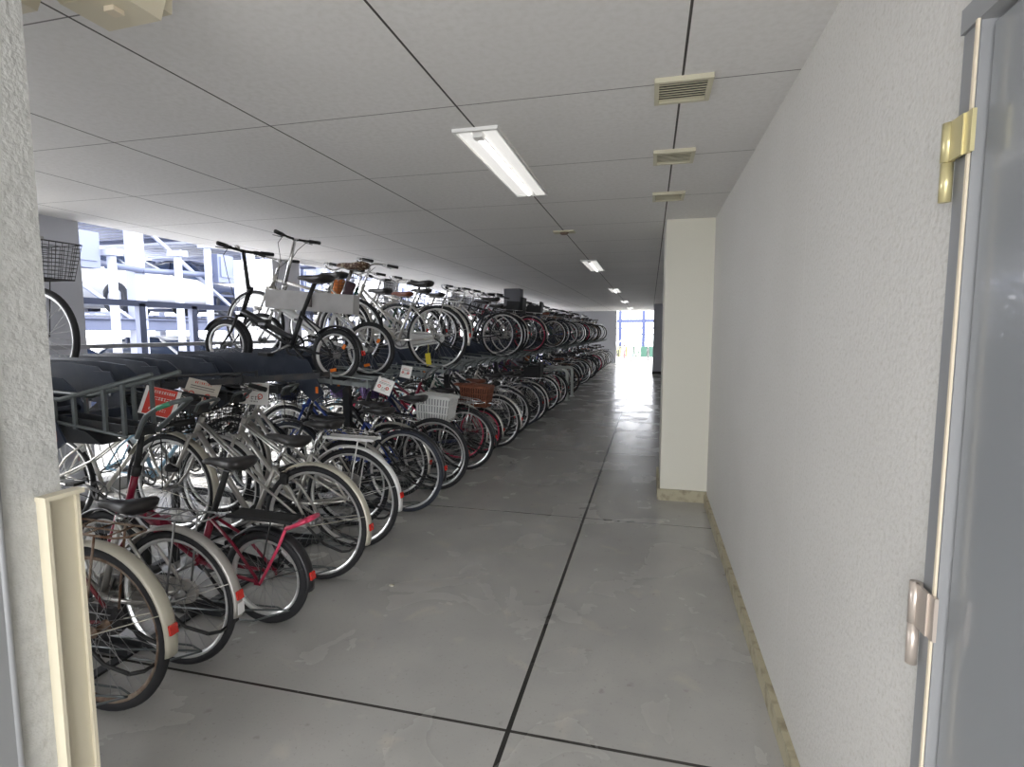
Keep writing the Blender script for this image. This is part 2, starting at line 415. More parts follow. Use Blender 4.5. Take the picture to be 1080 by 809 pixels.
for k, (y, lab) in enumerate(((2.33, 'cream louvred ceiling vent nearest'), (3.18, 'middle one of three cream ceiling vents'), (4.08, 'farthest of three cream ceiling vents, before the column'))):
    if vroot is None:
        r = thing('ceiling_vent', lab, 'vent', (.10, y, ZC), 0, 'ceiling vents by the right wall'); vroot = r
        bk = MB(); bk.box((0, 0, -.002), (.19, .19, .004)); obj('backing', bk, M_DARKGAP, r)
        fr = MB()
        for s_ in (-1, 1): fr.box((s_*.098, 0, -.009), (.018, .215, .018)); fr.box((0, s_*.098, -.009), (.178, .018, .018))
        obj('vent_frame', fr, M_VENT, r)
        for q in range(8):
            sb = MB(); sb.box((0, -.077+q*.022, -.008), (.178, .017, .003), Matrix.Rotation(.5, 3, 'X')); obj('slat', sb, M_VENT, r)
    else:
        r = copy_tree(vroot); r['label'] = lab; r.location = (.10, y, ZC)
sm = thing('smoke_detector', 'small brownish sensor plate in the ceiling between two lights', 'sensor', (-.82, 5.28, ZC))
q = MB(); q.box((0, 0, -.006), (.20, .12, .012)); obj('plate', q, M_VENT, sm)
q = MB(); q.tube([(0, 0, -.012), (0, 0, -.03)], [.045, .03], 16); obj('sensor_head', q, M_RUST, sm)

# fixture at the top left, close to the camera
fx = thing('lamp_fixture', 'yellowed plastic lamp fixture under the ceiling at the top left', 'light fixture', (-1.33, 1.17, ZC))
q = MB(); q.prism([(-.13, 0), (.10, 0), (.12, -.06), (.085, -.15), (-.085, -.155), (-.12, -.12)], -.07, .055); q.prism([(-.11, 0), (.10, 0), (.09, -.12), (-.09, -.13)], .055, .085); obj('lamp_cover', q, M_BEIGE, fx)
q = MB(); q.box((.02, -.02, -.158), (.03, .03, .012)); obj('clip', q, M_BEIGE2, fx)
q = MB(); q.prism([(-.62, 0), (-.15, 0), (-.15, -.10), (-.18, -.15), (-.62, -.15)], -.15, -.055); obj('housing', q, M_BEIGE, fx)

# ------------------------------------------------------------------ bicycles
def arc(c, R, a0, a1, n=10, y=0):
    return [(c[0]+R*math.cos(a0+(a1-a0)*i/n), y, c[2]+R*math.sin(a0+(a1-a0)*i/n)) for i in range(n+1)]

def wheel_parts(c, r, tw, P, seed, lo):
    """tyre, rim, spokes, hub of a wheel of outer radius r in the xz plane; lo = 0 fine, 1 mid, 2 far"""
    N = (52, 32, 20)[lo]; n = (9, 6, 4)[lo]
    t = MB(); t.ring(c, r-tw, [(tw*math.cos(2*PI*k/n), tw*math.sin(2*PI*k/n)) for k in range(n)], N)
    rm = MB(); ri = r-2*tw; w = tw*.62
    rm.ring(c, ri, [(.004, -w), (.004, w), (-.004, w*1.02), (-.013, w*.45), (-.013, -w*.45), (-.004, -w*1.02)], N, smooth=False)
    sp = MB(); ns = (28, 20, 12)[lo]; rr = ri-.012
    for k in range(ns):
        a = 2*PI*k/ns+seed; side = 1 if k % 2 else -1; tang = a+(.9 if (k//2) % 2 else -.9)
        sp.tube([(c[0]+.019*math.cos(tang), c[1]+side*.028, c[2]+.019*math.sin(tang)), (c[0]+rr*math.cos(a), c[1], c[2]+rr*math.sin(a))],
                (.0013, .0016, .002)[lo], 3, caps=False)
    hb = MB(); hb.tube([(c[0], -.05, c[2]), (c[0], -.032, c[2]), (c[0], -.03, c[2]), (c[0], -.026, c[2]), (c[0], -.022, c[2]), (c[0], .022, c[2]), (c[0], .026, c[2]), (c[0], .03, c[2]), (c[0], .032, c[2]), (c[0], .05, c[2])],
                   [.009, .009, .024, .024, .014, .014, .024, .024, .009, .009], (12, 8, 6)[lo])
    if lo == 0:  # valve
        a = seed+.4; rm.tube([(c[0]+ri*math.cos(a), 0, c[2]+ri*math.sin(a)), (c[0]+(ri-.045)*math.cos(a), 0, c[2]+(ri-.045)*math.sin(a))], .003, 5)
    return [('tyre', t, P['tyre']), ('rim', rm, P['rim']), ('spokes', sp, M_SPOKE), ('hub', hb, P['hub'])]

def bike_parts(P, lo=0):
    """list of (name, MB, material, [sub-parts]) in local space: forward +x, rear contact at the origin"""
    D = dict(style='city', r=.335, tw=.018, wb=1.08, frame=PAL['silver'], fender=PAL['silver'], fenders=True, tyre=M_TYRE, rim=M_RIM, hub=M_SPOKE,
             saddle=M_SADDLE, rack='wire', rackmat=M_CHROME, basket=None, rear_basket=None, bars='swept', case=None, seat_h=.80, bar_h=.98,
             sticker=False, reflector=True, stemmat=M_CHROME, wheel2=None, bag=None, stand=True, lamp=True)
    D.update(P); P = D
    r, wb, st = P['r'], P['wb'], P['style']; tn = (8, 6, 4)[lo]
    RH = V(0, 0, r); FH = V(wb, 0, r)
    out = []
    fold = st == 'folding'
    BB = V(.40*wb, 0, .28 if not fold else r+.04)
    sdir = V(-.33, 0, .944)
    ST = BB+sdir*(.40 if st != 'diamond' else .47)
    if fold: ST = BB+sdir*.27
    SC = V(BB.x+sdir.x/sdir.z*(P['seat_h']-BB.z), 0, P['seat_h'])
    hdir = V(-.33, 0, .944)
    ztop = max(.80, 2*r+.15) if not fold else 2*r+.22
    zbot = 2*r+.045
    def on_axis(z): return V(wb-.045+hdir.x/hdir.z*(z-r), 0, z)
    HB, HT = on_axis(zbot), on_axis(ztop)
    fm = P['frame']
    # frame
    f = MB(); R_ = .015
    f.tube([HB-hdir*.01, HT+hdir*.01], .019, tn+2)
    f.tube([BB, ST], R_ if not fold else .019, tn)
    f.tube([BB-V(0, .034, 0), BB+V(0, .034, 0)], .021, tn+2)
    for s in (-1, 1):
        f.tube([BB+V(-.02, s*.022, 0), (BB+RH)/2+V(0, s*.045, -.01), RH+V(.015, s*.062, 0)], [.011, .010, .008], tn)
        f.tube([ST+V(-.005, s*.016, -.02), (ST+RH)/2+V(0, s*.048, .03), RH+V(0, s*.062, .005)], [.009, .008, .007], tn)
        f.box(RH+V(.006, s*.062, 0), (.036, .006, .034))
    if st == 'city':
        a, b_ = HT-hdir*.04, HB+hdir*.02
        f.tube([b_, b_+(BB-b_)*.45+V(0, 0, -.045), BB+V(.03, 0, .01)], .017, tn)
        p2 = BB+sdir*.17
        f.tube([a, a+(p2-a)*.5+V(0, 0, -.05), p2], .013, tn)
        f.tube([a+(p2-a)*.5+V(0, 0, -.05), b_+(BB-b_)*.5+V(0, 0, -.04)], .008, tn)
    elif st == 'mixte':
        a, b_ = HT-hdir*.03, HB+hdir*.02
        f.tube([b_, BB+V(.02, 0, .01)], .017, tn)
        for s in (-1, 1):
            q = BB+sdir*.24
            f.tube([a+V(0, s*.012, 0), q+V(0, s*.024, 0), RH+V(.01, s*.062, .01)], [.0085, .0085, .0075], tn)
    elif st == 'diamond':
        f.tube([HB+hdir*.02, BB], .018, tn); f.tube([HT-hdir*.03, ST-sdir*.03], .015, tn)
    elif st == 'folding':
        low = HB+hdir*.03
        mid = V(BB.x+.06, 0, BB.z+.08)
        f.tube([low, low+V(-.08, 0, -.035), mid, BB+sdir*.06], [.024, .027, .025, .022], tn+2)
        f.tube([low+V(-.06, 0, -.06), mid+V(0, 0, -.06), BB], .012, tn)
        f.box(low+(mid-low)*.55+V(0, 0, 0), (.045, .07, .075))
        f.tube([BB+sdir*.24, (BB+sdir*.24)*.55+RH*.45+V(0, 0, .04), RH+V(-.01, 0, .0)], .0001, 3)
    subs = []
    if fold and lo == 0:
        h = MB(); h.box(low+(mid-low)*.55+V(0, .045, 0), (.06, .014, .02)); subs.append(('fold_clamp', h, M_CHROME))
    out.append(('frame', f, fm, subs))
    # fork
    f = MB()
    f.box(HB-hdir*.012, (.04, .12, .022)) if lo < 2 else None
    for s in (-1, 1):
        f.tube([HB+V(0, s*.052, -.01), on_axis((zbot+r)/2)+V(.004, s*.056, -.01), on_axis(r+.10)+V(.008, s*.056, 0), FH+V(0, s*.056, 0)], [.012, .011, .009, .007], tn)
    out.append(('fork', f, P.get('forkmat', fm), []))
    # wheels
    for nm, c, sd in (('rear_wheel', RH, .1), ('front_wheel', FH, .37)):
        wp = wheel_parts(c, r, P['tw'], P, sd, lo)
        out.append((nm, wp[0][1], wp[0][2], wp[1:]))
    # fenders
    if P['fenders']:
        fw = P['tw']+.010
        prof = [(.0, -fw), (.009, -fw*.6), (.012, 0), (.009, fw*.6), (.0, fw), (-.003, fw*.9), (.006, fw*.5), (.009, 0), (.006, -fw*.5), (-.003, -fw*.9)] if lo < 2 else [(0, -fw), (.01, 0), (0, fw), (-.002, 0)]
        nseg = (26, 16, 10)[lo]
        m = MB(); m.ring(RH, r+.012, prof, nseg, math.radians(38), math.radians(188))
        for s in (-1, 1):
            a = math.radians(160); e = RH+V((r+.012)*math.cos(a), s*fw, (r+.012)*math.sin(a))
            m.tube([RH+V(0, s*.066, 0), e], .0022, 4)
        sb = []
        if P['reflector'] and lo < 2:
            a = math.radians(171); c = RH+V((r+.027)*math.cos(a), 0, (r+.027)*math.sin(a))
            h = MB(); h.box(c, (.010, .034, .038), Matrix.Rotation(-(a-PI), 3, 'Y')); sb.append(('rear_reflector', h, M_REDREF))
        if P['sticker'] and lo < 2:
            a = math.radians(181); c = RH+V((r+.026)*math.cos(a), 0, (r+.026)*math.sin(a))
            h = MB(); h.box(c, (.004, .036, .05)); sb.append(('number_sticker', h, M_STICKER))
        out.append(('rear_fender', m, P['fender'], sb))
        m = MB(); m.ring(FH, r+.012, prof, nseg, math.radians(25), math.radians(200))
        for s in (-1, 1):
            a = math.radians(188); e = FH+V((r+.012)*math.cos(a), s*fw, (r+.012)*math.sin(a))
            m.tube([FH+V(0, s*.06, 0), e], .0022, 4)
        out.append(('front_fender', m, P['fender'], []))
    # stem and handlebar
    top = HT+hdir*((P['bar_h']-HT.z)/hdir.z) if not fold else HT+V(P.get('stem_fwd', .0), 0, P['bar_h']-HT.z)
    m = MB()
    if fold:
        m.tube([HT, HT.lerp(top, .6), top], [.017, .016, .013], tn+2); m.tube([HT-hdir*.0, HT+hdir*.05], .024, tn+2)
    else:
        m.tube([HT, top], .0115, tn)
    m.tube([top, top+V(.05, 0, .012)] if not fold else [top-V(0, .03, 0), top+V(0, .03, 0)], .013, tn)
    out.append(('stem', m, P['stemmat'], []))
    m = MB(); b0 = top+(V(.05, 0, .012) if not fold else V(0, 0, 0)); sb = []
    for s in (-1, 1):
        if P['bars'] == 'swept':
            pts = [b0, b0+V(.02, s*.09, .02), b0+V(.0, s*.18, .055), b0+V(-.07, s*.245, .06), b0+V(-.16, s*.265, .045), b0+V(-.20, s*.27, .04)]
        elif P['bars'] == 'flat':
            pts = [b0, b0+V(0, s*.10, .005), b0+V(-.01, s*.17, .01), b0+V(-.03, s*.27, .015)]
        else:
            pts = [b0, b0+V(0, s*.07, .01), b0+V(-.01, s*.13, .05), b0+V(-.05, s*.22, .06), b0+V(-.08, s*.28, .055)]
        m.tube(pts, .0105, tn)
        g = MB(); lv = MB(); sb.append(('grip', g, M_GRIP))
        if lo < 2: sb.append(('brake_lever', lv, P.get('levermat', M_CHROME)))
        e, e2 = Vector(pts[-1]), Vector(pts[-2]); dd = (e-e2).normalized()
        g.tube([e-dd*.085, e+dd*.035], .0165, tn+1)
        le = e-dd*.12
        if lo < 2: lv.tube([le, le+V(.03, 0, -.012), e+V(.045, 0, -.02)], .0045, 5); lv.box(le+V(.01, 0, 0), (.03, .03, .025))
    if P.get('bell') and lo == 0:
        h = MB(); h.tube([b0+V(0, .07, .01), b0+V(0, .07, .03), b0+V(0, .07, .038)], [.022, .020, .008], 12); sb.append(('bell', h, M_CHROME))
    out.append(('handlebar', m, P.get('barmat', M_CHROME if not fold else M_WIRE), sb))
    # cables
    if lo == 0:
        m = MB()
        for s, o in ((1, .05), (-1, .08)):
            m.tube([b0+V(-.02, s*.17, .02), b0+V(.07, s*.13, .0-o), b0+V(.10, s*.05, -.14-o), HB+V(.03, s*.02, .06), HB+V(.0, s*.03, -.02)], .0028, 5)
        out.append(('brake_cables', m, M_GRIP, []))
    # seat post, saddle
    m = MB(); m.tube([ST-sdir*.02, SC-V(0, 0, .035)], .0135 if not fold else .016, tn)
    m.tube([ST-sdir*.012, ST+sdir*.014], .021, tn+2)
    out.append(('seat_post', m, P.get('postmat', M_CHROME), []))
    m = MB(); rings = []
    k = (12, 8, 6)[lo]
    for x, wd, h, dz in ((.145, .012, .010, -.006), (.12, .021, .018, 0), (.06, .026, .024, .002), (0, .042, .028, .002), (-.06, .075, .032, .008), (-.105, .088, .034, .014), (-.128, .070, .026, .014), (-.138, .035, .012, .012)):
        rings.append([(SC.x+x, wd*math.cos(2*PI*i/k), SC.z+dz+(h*.6 if math.sin(2*PI*i/k) > 0 else h*1.5)*math.sin(2*PI*i/k)) for i in range(k)])
    m.loft(rings)
    sb = []
    if lo < 2:
        h = MB()
        for s in (-1, 1):
            h.tube([SC+V(.11, s*.01, -.02), SC+V(.03, s*.02, -.042), SC+V(-.05, s*.03, -.042), SC+V(-.11, s*.045, -.012)], .0035, 5)
            if not fold: h.tube([SC+V(-.085, s*.045, -.06+q*.008) + V(.011*math.cos(q*2.1), s*.011*math.sin(q*2.1), 0) for q in range(8)], .003, 4)
        sb.append(('saddle_rails', h, M_SPOKE))
    out.append(('saddle', m, P['saddle'], sb))
    # cranks
    m = MB(); ca = P.get('crank', -.6); cl = .165
    for s in (-1, 1):
        a = ca+(0 if s > 0 else PI)
        e = BB+V(cl*math.cos(a), s*.065, cl*math.sin(a)*.8)
        m.tube([BB+V(0, s*.05, 0), e], [.011, .008], tn)
    m.cyl(BB-V(0, .055, 0), BB+V(0, .055, 0), .008, 6)
    pd = []
    if lo < 2:
        for s in (-1, 1):
            a = ca+(0 if s > 0 else PI); e = BB+V(cl*math.cos(a), s*.11, cl*math.sin(a)*.8)
            h = MB(); h.box(e, (.085, .085, .022)); pd.append(('pedal', h, M_GRIP))
        h = MB()
        h.ring(BB-V(0, .045, 0), .075 if not fold else .085, [(.006, -.0015), (.006, .0015), (-.012, .0015), (-.012, -.0015)], 28, smooth=False)
        for q in range(5):
            a = q*2*PI/5+ca; h.bar(BB-V(0, .045, 0), BB+V(.07*math.cos(a), -.045, .07*math.sin(a)), .012, .003)
        for sgn, rb, rs in ((1, .078, .032), (-1, .078, .032)):
            h.tube([BB+V(0, -.045, sgn*rb), RH+V(0, -.045, sgn*rs)], .0035, 4)
        pd.append(('chainring', h, M_WIRE if P['case'] is None else M_SPOKE))
    out.append(('crankset', m, M_SPOKE, pd))
    if P['case'] is not None:
        m = MB(); poly = []
        for i in range(9):
            a = -PI/2+PI*i/8; poly.append((BB.x+.098*math.cos(a), BB.z+.098*math.sin(a)))
        for i in range(7):
            a = PI/2+PI*i/6; poly.append((RH.x+.055*math.cos(a), RH.z+.055*math.sin(a)))
        m.prism(poly, -.072, -.052); out.append(('chain_case', m, P['case'], []))
    # rear rack
    zr = 2*r+.075
    if P['rack']:
        m = MB(); w_ = .062; rw = .0045
        if P['rack'] == 'wire':
            m.tube([V(.20, -w_*.4, zr), V(.16, -w_, zr), V(-.17, -w_, zr), V(-.21, -w_*.6, zr), V(-.21, w_*.6, zr), V(-.17, w_, zr), V(.16, w_, zr), V(.20, w_*.4, zr)], rw, tn, closed=True)
            for x in (-.13, -.03, .07, .14): m.tube([V(x, -w_, zr), V(x, w_, zr)], rw*.8, 5)
            m.tube([V(-.13, 0, zr), V(.14, 0, zr)], rw*.8, 5)
        else:
            m.box((0, 0, zr), (.36, .10, .012)); m.box((0, .05, zr), (.38, .010, .018)); m.box((0, -.05, zr), (.38, .010, .018))
        for s in (-1, 1): m.tube([V(-.08, s*w_, zr), RH+V(-.01, s*.07, .01)], .0045, tn)
        m.tube([V(.19, 0, zr), ST+V(-.01, 0, -.03)], .0045, 5)
        sb = []
        if P.get('rack_hoop') and lo == 0:
            h = MB(); h.tube([V(-.27, .045, zr+.02), V(-.22, .05, zr-.005), V(-.16, .055, zr-.03)], .011, 8)
            h.tube([V(-.27, -.045, zr+.02), V(-.22, -.05, zr-.005), V(-.16, -.055, zr-.03)], .011, 8); h.tube([V(-.275, -.045, zr+.02), V(-.275, .045, zr+.02)], .011, 8)
            h.tube([V(-.16, .055, zr-.03), V(-.12, .064, zr-.13), RH+V(-.02, .072, .0)], .008, 8)
            sb.append(('rear_hoop', h, PAL['pinkred']))
        out.append(('luggage_rack', m, P['rackmat'], sb))
    if P['basket']:
        m = MB(); cx = wb+.045; z0 = 2*r+.05; z1 = z0+.24; n_ = (9, 6, 3)[lo]
        def ringpts(t_, z):
            a, w_ = .12+.035*t_, .13+.04*t_
            return [V(cx-a, -w_, z), V(cx+a, -w_, z), V(cx+a, w_, z), V(cx-a, w_, z)]
        bw = .0022 if lo < 2 else .0035
        for i in range(n_+1):
            t_ = i/n_; m.tube(ringpts(t_, z0+(z1-z0)*t_), bw*(2 if i in (0, n_) else 1), 4, closed=True, smooth=False)
        A, B_ = ringpts(0, z0), ringpts(1, z1)
        nn = (8, 6, 3)[lo]
        for k in range(4):
            for i in range(nn):
                u = i/nn; m.tube([A[k].lerp(A[(k+1) % 4], u), B_[k].lerp(B_[(k+1) % 4], u)], bw, 3, caps=False)
        for i in range(1, nn): m.tube([A[0].lerp(A[1], i/nn), A[3].lerp(A[2], i/nn)], bw, 3, caps=False)
        for s in (-1, 1): m.tube([V(wb, s*.06, r+.005), V(wb+.02, s*.075, z0)], .004, 5)
        sb = []
        if P['bag']:
            h = MB(); rr_ = []
            for t_, q in ((0, .8), (.35, 1.0), (.7, .95), (1, .45)):
                rr_.append([(cx+.11*q*math.cos(2*PI*i/10)*(1+.12*math.sin(3*i)), .125*q*math.sin(2*PI*i/10), z0+.01+.22*t_) for i in range(10)])
            h.loft(rr_); sb.append(('basket_load', h, P['bag']))
        out.append(('front_basket', m, P.get('basketmat', M_WIRE), sb))
    if P['rear_basket'] is not None:
        z0 = P.get('basket_z', zr+.008); L, W, H_ = .36, .26, .23
        m = MB(); ns = (11, 7)[min(lo, 1)]
        def RB(t_): a, b_ = L/2*(.86+.14*t_), W/2*(.82+.18*t_); return a, b_
        a0, b0_ = RB(0); a1, b1 = RB(1); cxr = .06
        m.box((cxr, 0, z0+.004), (2*a0, 2*b0_, .006))
        for (p, q, k) in (((-a0, -b0_, -a1, -b1), (a0, -b0_, a1, -b1), 12), ((a0, -b0_, a1, -b1), (a0, b0_, a1, b1), 8), ((a0, b0_, a1, b1), (-a0, b0_, -a1, b1), 12), ((-a0, b0_, -a1, b1), (-a0, -b0_, -a1, -b1), 8)):
            for i in range(k):
                u = (i+.5)/k; x0 = p[0]+(q[0]-p[0])*u; y0 = p[1]+(q[1]-p[1])*u; x1 = p[2]+(q[2]-p[2])*u; y1 = p[3]+(q[3]-p[3])*u
                nrm = V(q[1]-p[1], -(q[0]-p[0]), 0)
                m.bar((cxr+x0, y0, z0), (cxr+x1, y1, z0+H_), .016, .004, up=nrm)
            for t_ in (0, .33, .66, 1):
                pa = V(cxr+p[0]+(p[2]-p[0])*t_, p[1]+(p[3]-p[1])*t_, z0+H_*t_); qa = V(cxr+q[0]+(q[2]-q[0])*t_, q[1]+(q[3]-q[1])*t_, z0+H_*t_)
                m.bar(pa, qa, .006 if 0 < t_ < 1 else .012, .010 if t_ < 1 else .022)
        k_ = .965; ln = MB().loft([[(cxr+sx_*a_*k_, sy_*b_*k_, zz_) for sx_, sy_ in ((-1, -1), (1, -1), (1, 1), (-1, 1))] for a_, b_, zz_ in ((a0, b0_, z0+.008), (a1, b1, z0+H_-.005))], smooth=False)  # added inner shell, coloured as the shade seen through the slats
        rows = []
        for t_, q in ((0, 1.02), (.4, .95), (.8, .7), (1, .4)):
            rows.append([(cxr+a1*q*sx_, b1*q*sy_, z0+H_+.008+.022*t_) for sx_, sy_ in ((-1, -1), (0, -1), (1, -1), (1, 0), (1, 1), (0, 1), (-1, 1), (-1, 0))])
        ld = MB().loft(rows, smooth=False)
        out.append(('rear_basket', m, P['rear_basket'], [('basket_lid', ld, P['rear_basket']), ('slat_gap_shade', ln, M_SLATSHADEDARK if P['rear_basket'] is M_WICKER else M_SLATSHADEGREY)]))
    if P['lamp'] and not fold and lo < 2:
        m = MB(); c = on_axis(r+.16)+V(.02, .075, 0)
        m.tube([c-V(.045, 0, 0), c-V(.02, 0, 0), c+V(.02, 0, 0), c+V(.032, 0, 0)], [.012, .02, .028, .026], 10); out.append(('headlamp', m, M_GRIP if P['fenders'] else M_CHROME, []))
    if P['stand'] and lo < 2:
        m = MB()
        if fold: m.tube([BB+V(-.05, .04, -.01), BB+V(-.22, .09, -.12), ], .008, 6)
        else:
            for s in (-1, 1): m.tube([RH+V(0, s*.075, 0), RH+V(-.13, s*.09, -.07), RH+V(-.24, s*.085, -.09)], .0075, 6)
            m.tube([RH+V(-.24, -.085, -.09), RH+V(-.27, -.05, -.095), RH+V(-.27, .05, -.095), RH+V(-.24, .085, -.09)], .0075, 6)
        out.append(('kickstand', m, P.get('standmat', M_WIRE), []))
    if P.get('ring_lock') and lo == 0:
        m = MB(); m.ring(RH+V(0, 0, 0), .0, [(0, 0)]*3, 3) if False else None
        a = math.radians(52); c = RH+V((r-.03)*math.cos(a), 0, (r-.03)*math.sin(a))
        m.box(c+V(0, .055, 0), (.05, .02, .07)); m.box(c+V(0, -.055, 0), (.05, .02, .05)); m.box(c+V(.03, 0, .05), (.02, .12, .02)); out.append(('ring_lock', m, M_WIRE, []))
    if P.get('frame_box') and lo < 2:  # long box strapped along a folding bicycle, with a pouch and a tag
        m = MB(); c = V(.52, .07, r+.37); m.box(c, (.84, .10, .15)); m.prism([(.10, r+.297), (.94, r+.297), (.94, r+.285), (.10, r+.285)], .03, .11)
        h = MB(); h.box(c+V(-.02, .055, .0), (.035, .02, .10))
        out.append(('long_box', m, M_BOX, [('box_strap', h, M_INK)]))
        h = MB(); c2 = ST+sdir*.20+V(-.05, 0, 0); h.tube([c2-sdir*.09, c2+sdir*.07], .042, 14); out.append(('saddle_pouch', h, M_BAGDARK, []))
        h = MB(); h.box(ST+sdir*.06+V(-.03, 0, 0), (.03, .03, .05)); out.append(('tail_light', h, M_REDREF, []))
    if P.get('tag') and lo == 0:
        m = MB(); m.box(P['tag'], (.055, .006, .13), Matrix.Rotation(.2, 3, 'Y')); m.tube([P['tag'], P['tag']+V(.01, 0, .16)], .002, 4); out.append(('yellow_tag', m, PAL['yellow'], []))
    if P.get('spoke_reflector') and lo < 2:
        m = MB(); m.box(RH+V(.0, .03, -r*.55), (.05, .01, .024), Matrix.Rotation(.3, 3, 'Y')); out.append(('spoke_reflector', m, M_ORREF, []))
        m = MB(); m.box(RH+V(-r*.40, .03, r*.35), (.024, .01, .036), Matrix.Rotation(-.5, 3, 'Y')); out.append(('spoke_reflector', m, M_ORREF, []))
    if P.get('child_seat') and lo < 2:
        m = MB(); z = zr+.01
        m.box((0, 0, z+.03), (.26, .30, .05)); m.box((-.14, 0, z+.15), (.04, .28, .26)); m.box((0, .15, z+.12), (.24, .025, .16)); m.box((0, -.15, z+.12), (.24, .025, .16))
        out.append(('child_seat', m, M_GRIP, []))
    return out

BIKES = {
 'mama_cream': dict(style='city', rim=M_RUST, hub=M_RUST, frame=PAL['maroon'], fender=PAL['cream'], basket=True, case=PAL['black'], ring_lock=True, seat_h=.79, rackmat=M_RUST, tw=.02),
 'mama_silver': dict(style='city', r=.31, wb=1.03, frame=PAL['champagne'], fender=PAL['champagne'], sticker=True, basket=True, case=PAL['champagne'], rackmat=M_SPOKE, seat_h=.72),
 'fold_red': dict(style='folding', r=.245, tw=.024, wb=1.02, frame=PAL['red'], fender=PAL['black'], rack='flat', rackmat=M_GRIP, rack_hoop=True, seat_h=.83, bar_h=.95, stem_fwd=-.06, postmat=M_GRIP, stemmat=M_GRIP, forkmat=PAL['red'], bars='flat'),
 'mixte_silver': dict(style='mixte', r=.35, wb=1.08, frame=PAL['champagne'], fender=PAL['cream'], basket=True, sticker=False, rack=None, seat_h=.83, bar_h=.99, ring_lock=True),
 'mixte_white': dict(style='mixte', r=.35, wb=1.08, frame=PAL['silver'], fender=PAL['white'], rackmat=M_WHITEPLASTIC, rack='flat', seat_h=.86, bar_h=.99, basket=True),
 'city_black': dict(style='city', r=.345, wb=1.1, basket=None, frame=PAL['black'], fender=PAL['black'], rackmat=M_WIRE, rack=None, seat_h=.84, bar_h=.98, tyre=M_TYREGREY),
 'cross_black': dict(style='diamond', r=.345, tw=.020, wb=1.07, frame=PAL['black'], fenders=False, rack=None, bars='flat', seat_h=.87, bar_h=.95, basket=None, stand=False),
 'city_blue': dict(style='city', r=.335, frame=PAL['blue'], fender=PAL['silver'], basket=True, bag=PAL['darkblue'], seat_h=.82),
 'city_darkblue': dict(style='city', r=.335, frame=PAL['darkblue'], fender=PAL['black'], basket=True, case=PAL['black'], bag=PAL['purple']),
 'white_rear': dict(style='city', r=.285, basket_z=.625, wb=1.02, frame=PAL['black'], fender=PAL['silver'], rear_basket=M_WHITEPLASTIC, seat_h=.84),
 'brown_rear': dict(style='city', r=.285, basket_z=.60, wb=1.03, frame=PAL['red'], fender=PAL['silver'], rear_basket=M_WICKER, saddle=M_BROWNLEATHER, seat_h=.84, rim=PAL['pinkred']),
 'city_pink': dict(style='mixte', r=.335, frame=PAL['red'], fender=PAL['silver'], basket=True, tyre=M_TYRE, rim=PAL['pinkred'], rackmat=M_CHROME),
 'city_silver': dict(style='city', r=.335, frame=PAL['silver'], fender=PAL['silver'], basket=True, case=PAL['silver']),
 'city_white': dict(style='mixte', r=.335, frame=PAL['white'], fender=PAL['white'], basket=True, basketmat=M_WHITEPLASTIC),
 'city_green': dict(style='city', r=.335, frame=PAL['green'], fender=PAL['black'], basket=True, bag=PAL['orange'], saddle=M_BROWNLEATHER),
 'city_lightblue': dict(style='mixte', r=.335, frame=PAL['lightblue'], fender=PAL['white'], basket=True),
 'black_rims': dict(style='diamond', r=.34, frame=PAL['black'], fenders=False, rim=M_WIRE, rack=None, bars='riser', seat_h=.87, bar_h=1.0, stand=False),
 'dark_city': dict(style='city', r=.33, frame=PAL['green'], fender=PAL['black'], rim=M_RUST, basket=True, bag=PAL['black'], rackmat=M_RUST),
 'child_seat': dict(style='city', r=.31, wb=1.05, frame=PAL['black'], fender=PAL['black'], child_seat=True, basket=True, rackmat=M_WIRE),
 'fold_black': dict(style='folding', r=.205, tw=.022, wb=.98, frame=PAL['black'], fender=PAL['black'], rack=None, seat_h=.78, bar_h=.95, stem_fwd=.06, postmat=M_GRIP, stemmat=PAL['black'], bars='flat', barmat=M_GRIP, spoke_reflector=True, levermat=M_GRIP, bell=True),
 'fold_white': dict(style='folding', r=.235, tw=.020, wb=1.05, frame=PAL['white'], fender=PAL['black'], fenders=False, rack=None, seat_h=.93, bar_h=1.12, stem_fwd=-.10, stemmat=M_CHROME, bars='flat', barmat=M_GRIP, frame_box=True, saddle=M_LEAFPRINT, spoke_reflector=True, lamp=False),
 'plain_silver': dict(style='city', r=.335, frame=PAL['silver'], fender=PAL['silver'], case=PAL['silver']),
 'city_tagged': dict(style='city', r=.335, frame=PAL['silver'], fender=PAL['silver'], seat_h=.88, bar_h=1.0, tag=V(.06, .05, .11), case=PAL['white'], rackmat=M_CHROME, basket=None),
 'cross_silver': dict(style='diamond', r=.34, frame=PAL['silver'], fenders=False, rack=None, bars='flat', seat_h=.88, bar_h=.98, stand=False),
}
CACHE = {}
def matrix(x, y, z, r, yaw, lean, pitch):
    return Matrix.Translation((x, y, z+r)) @ Matrix.Rotation(yaw, 4, 'Z') @ Matrix.Rotation(lean, 4, 'X') @ Matrix.Rotation(-pitch, 4, 'Y') @ Matrix.Translation((0, 0, -r))
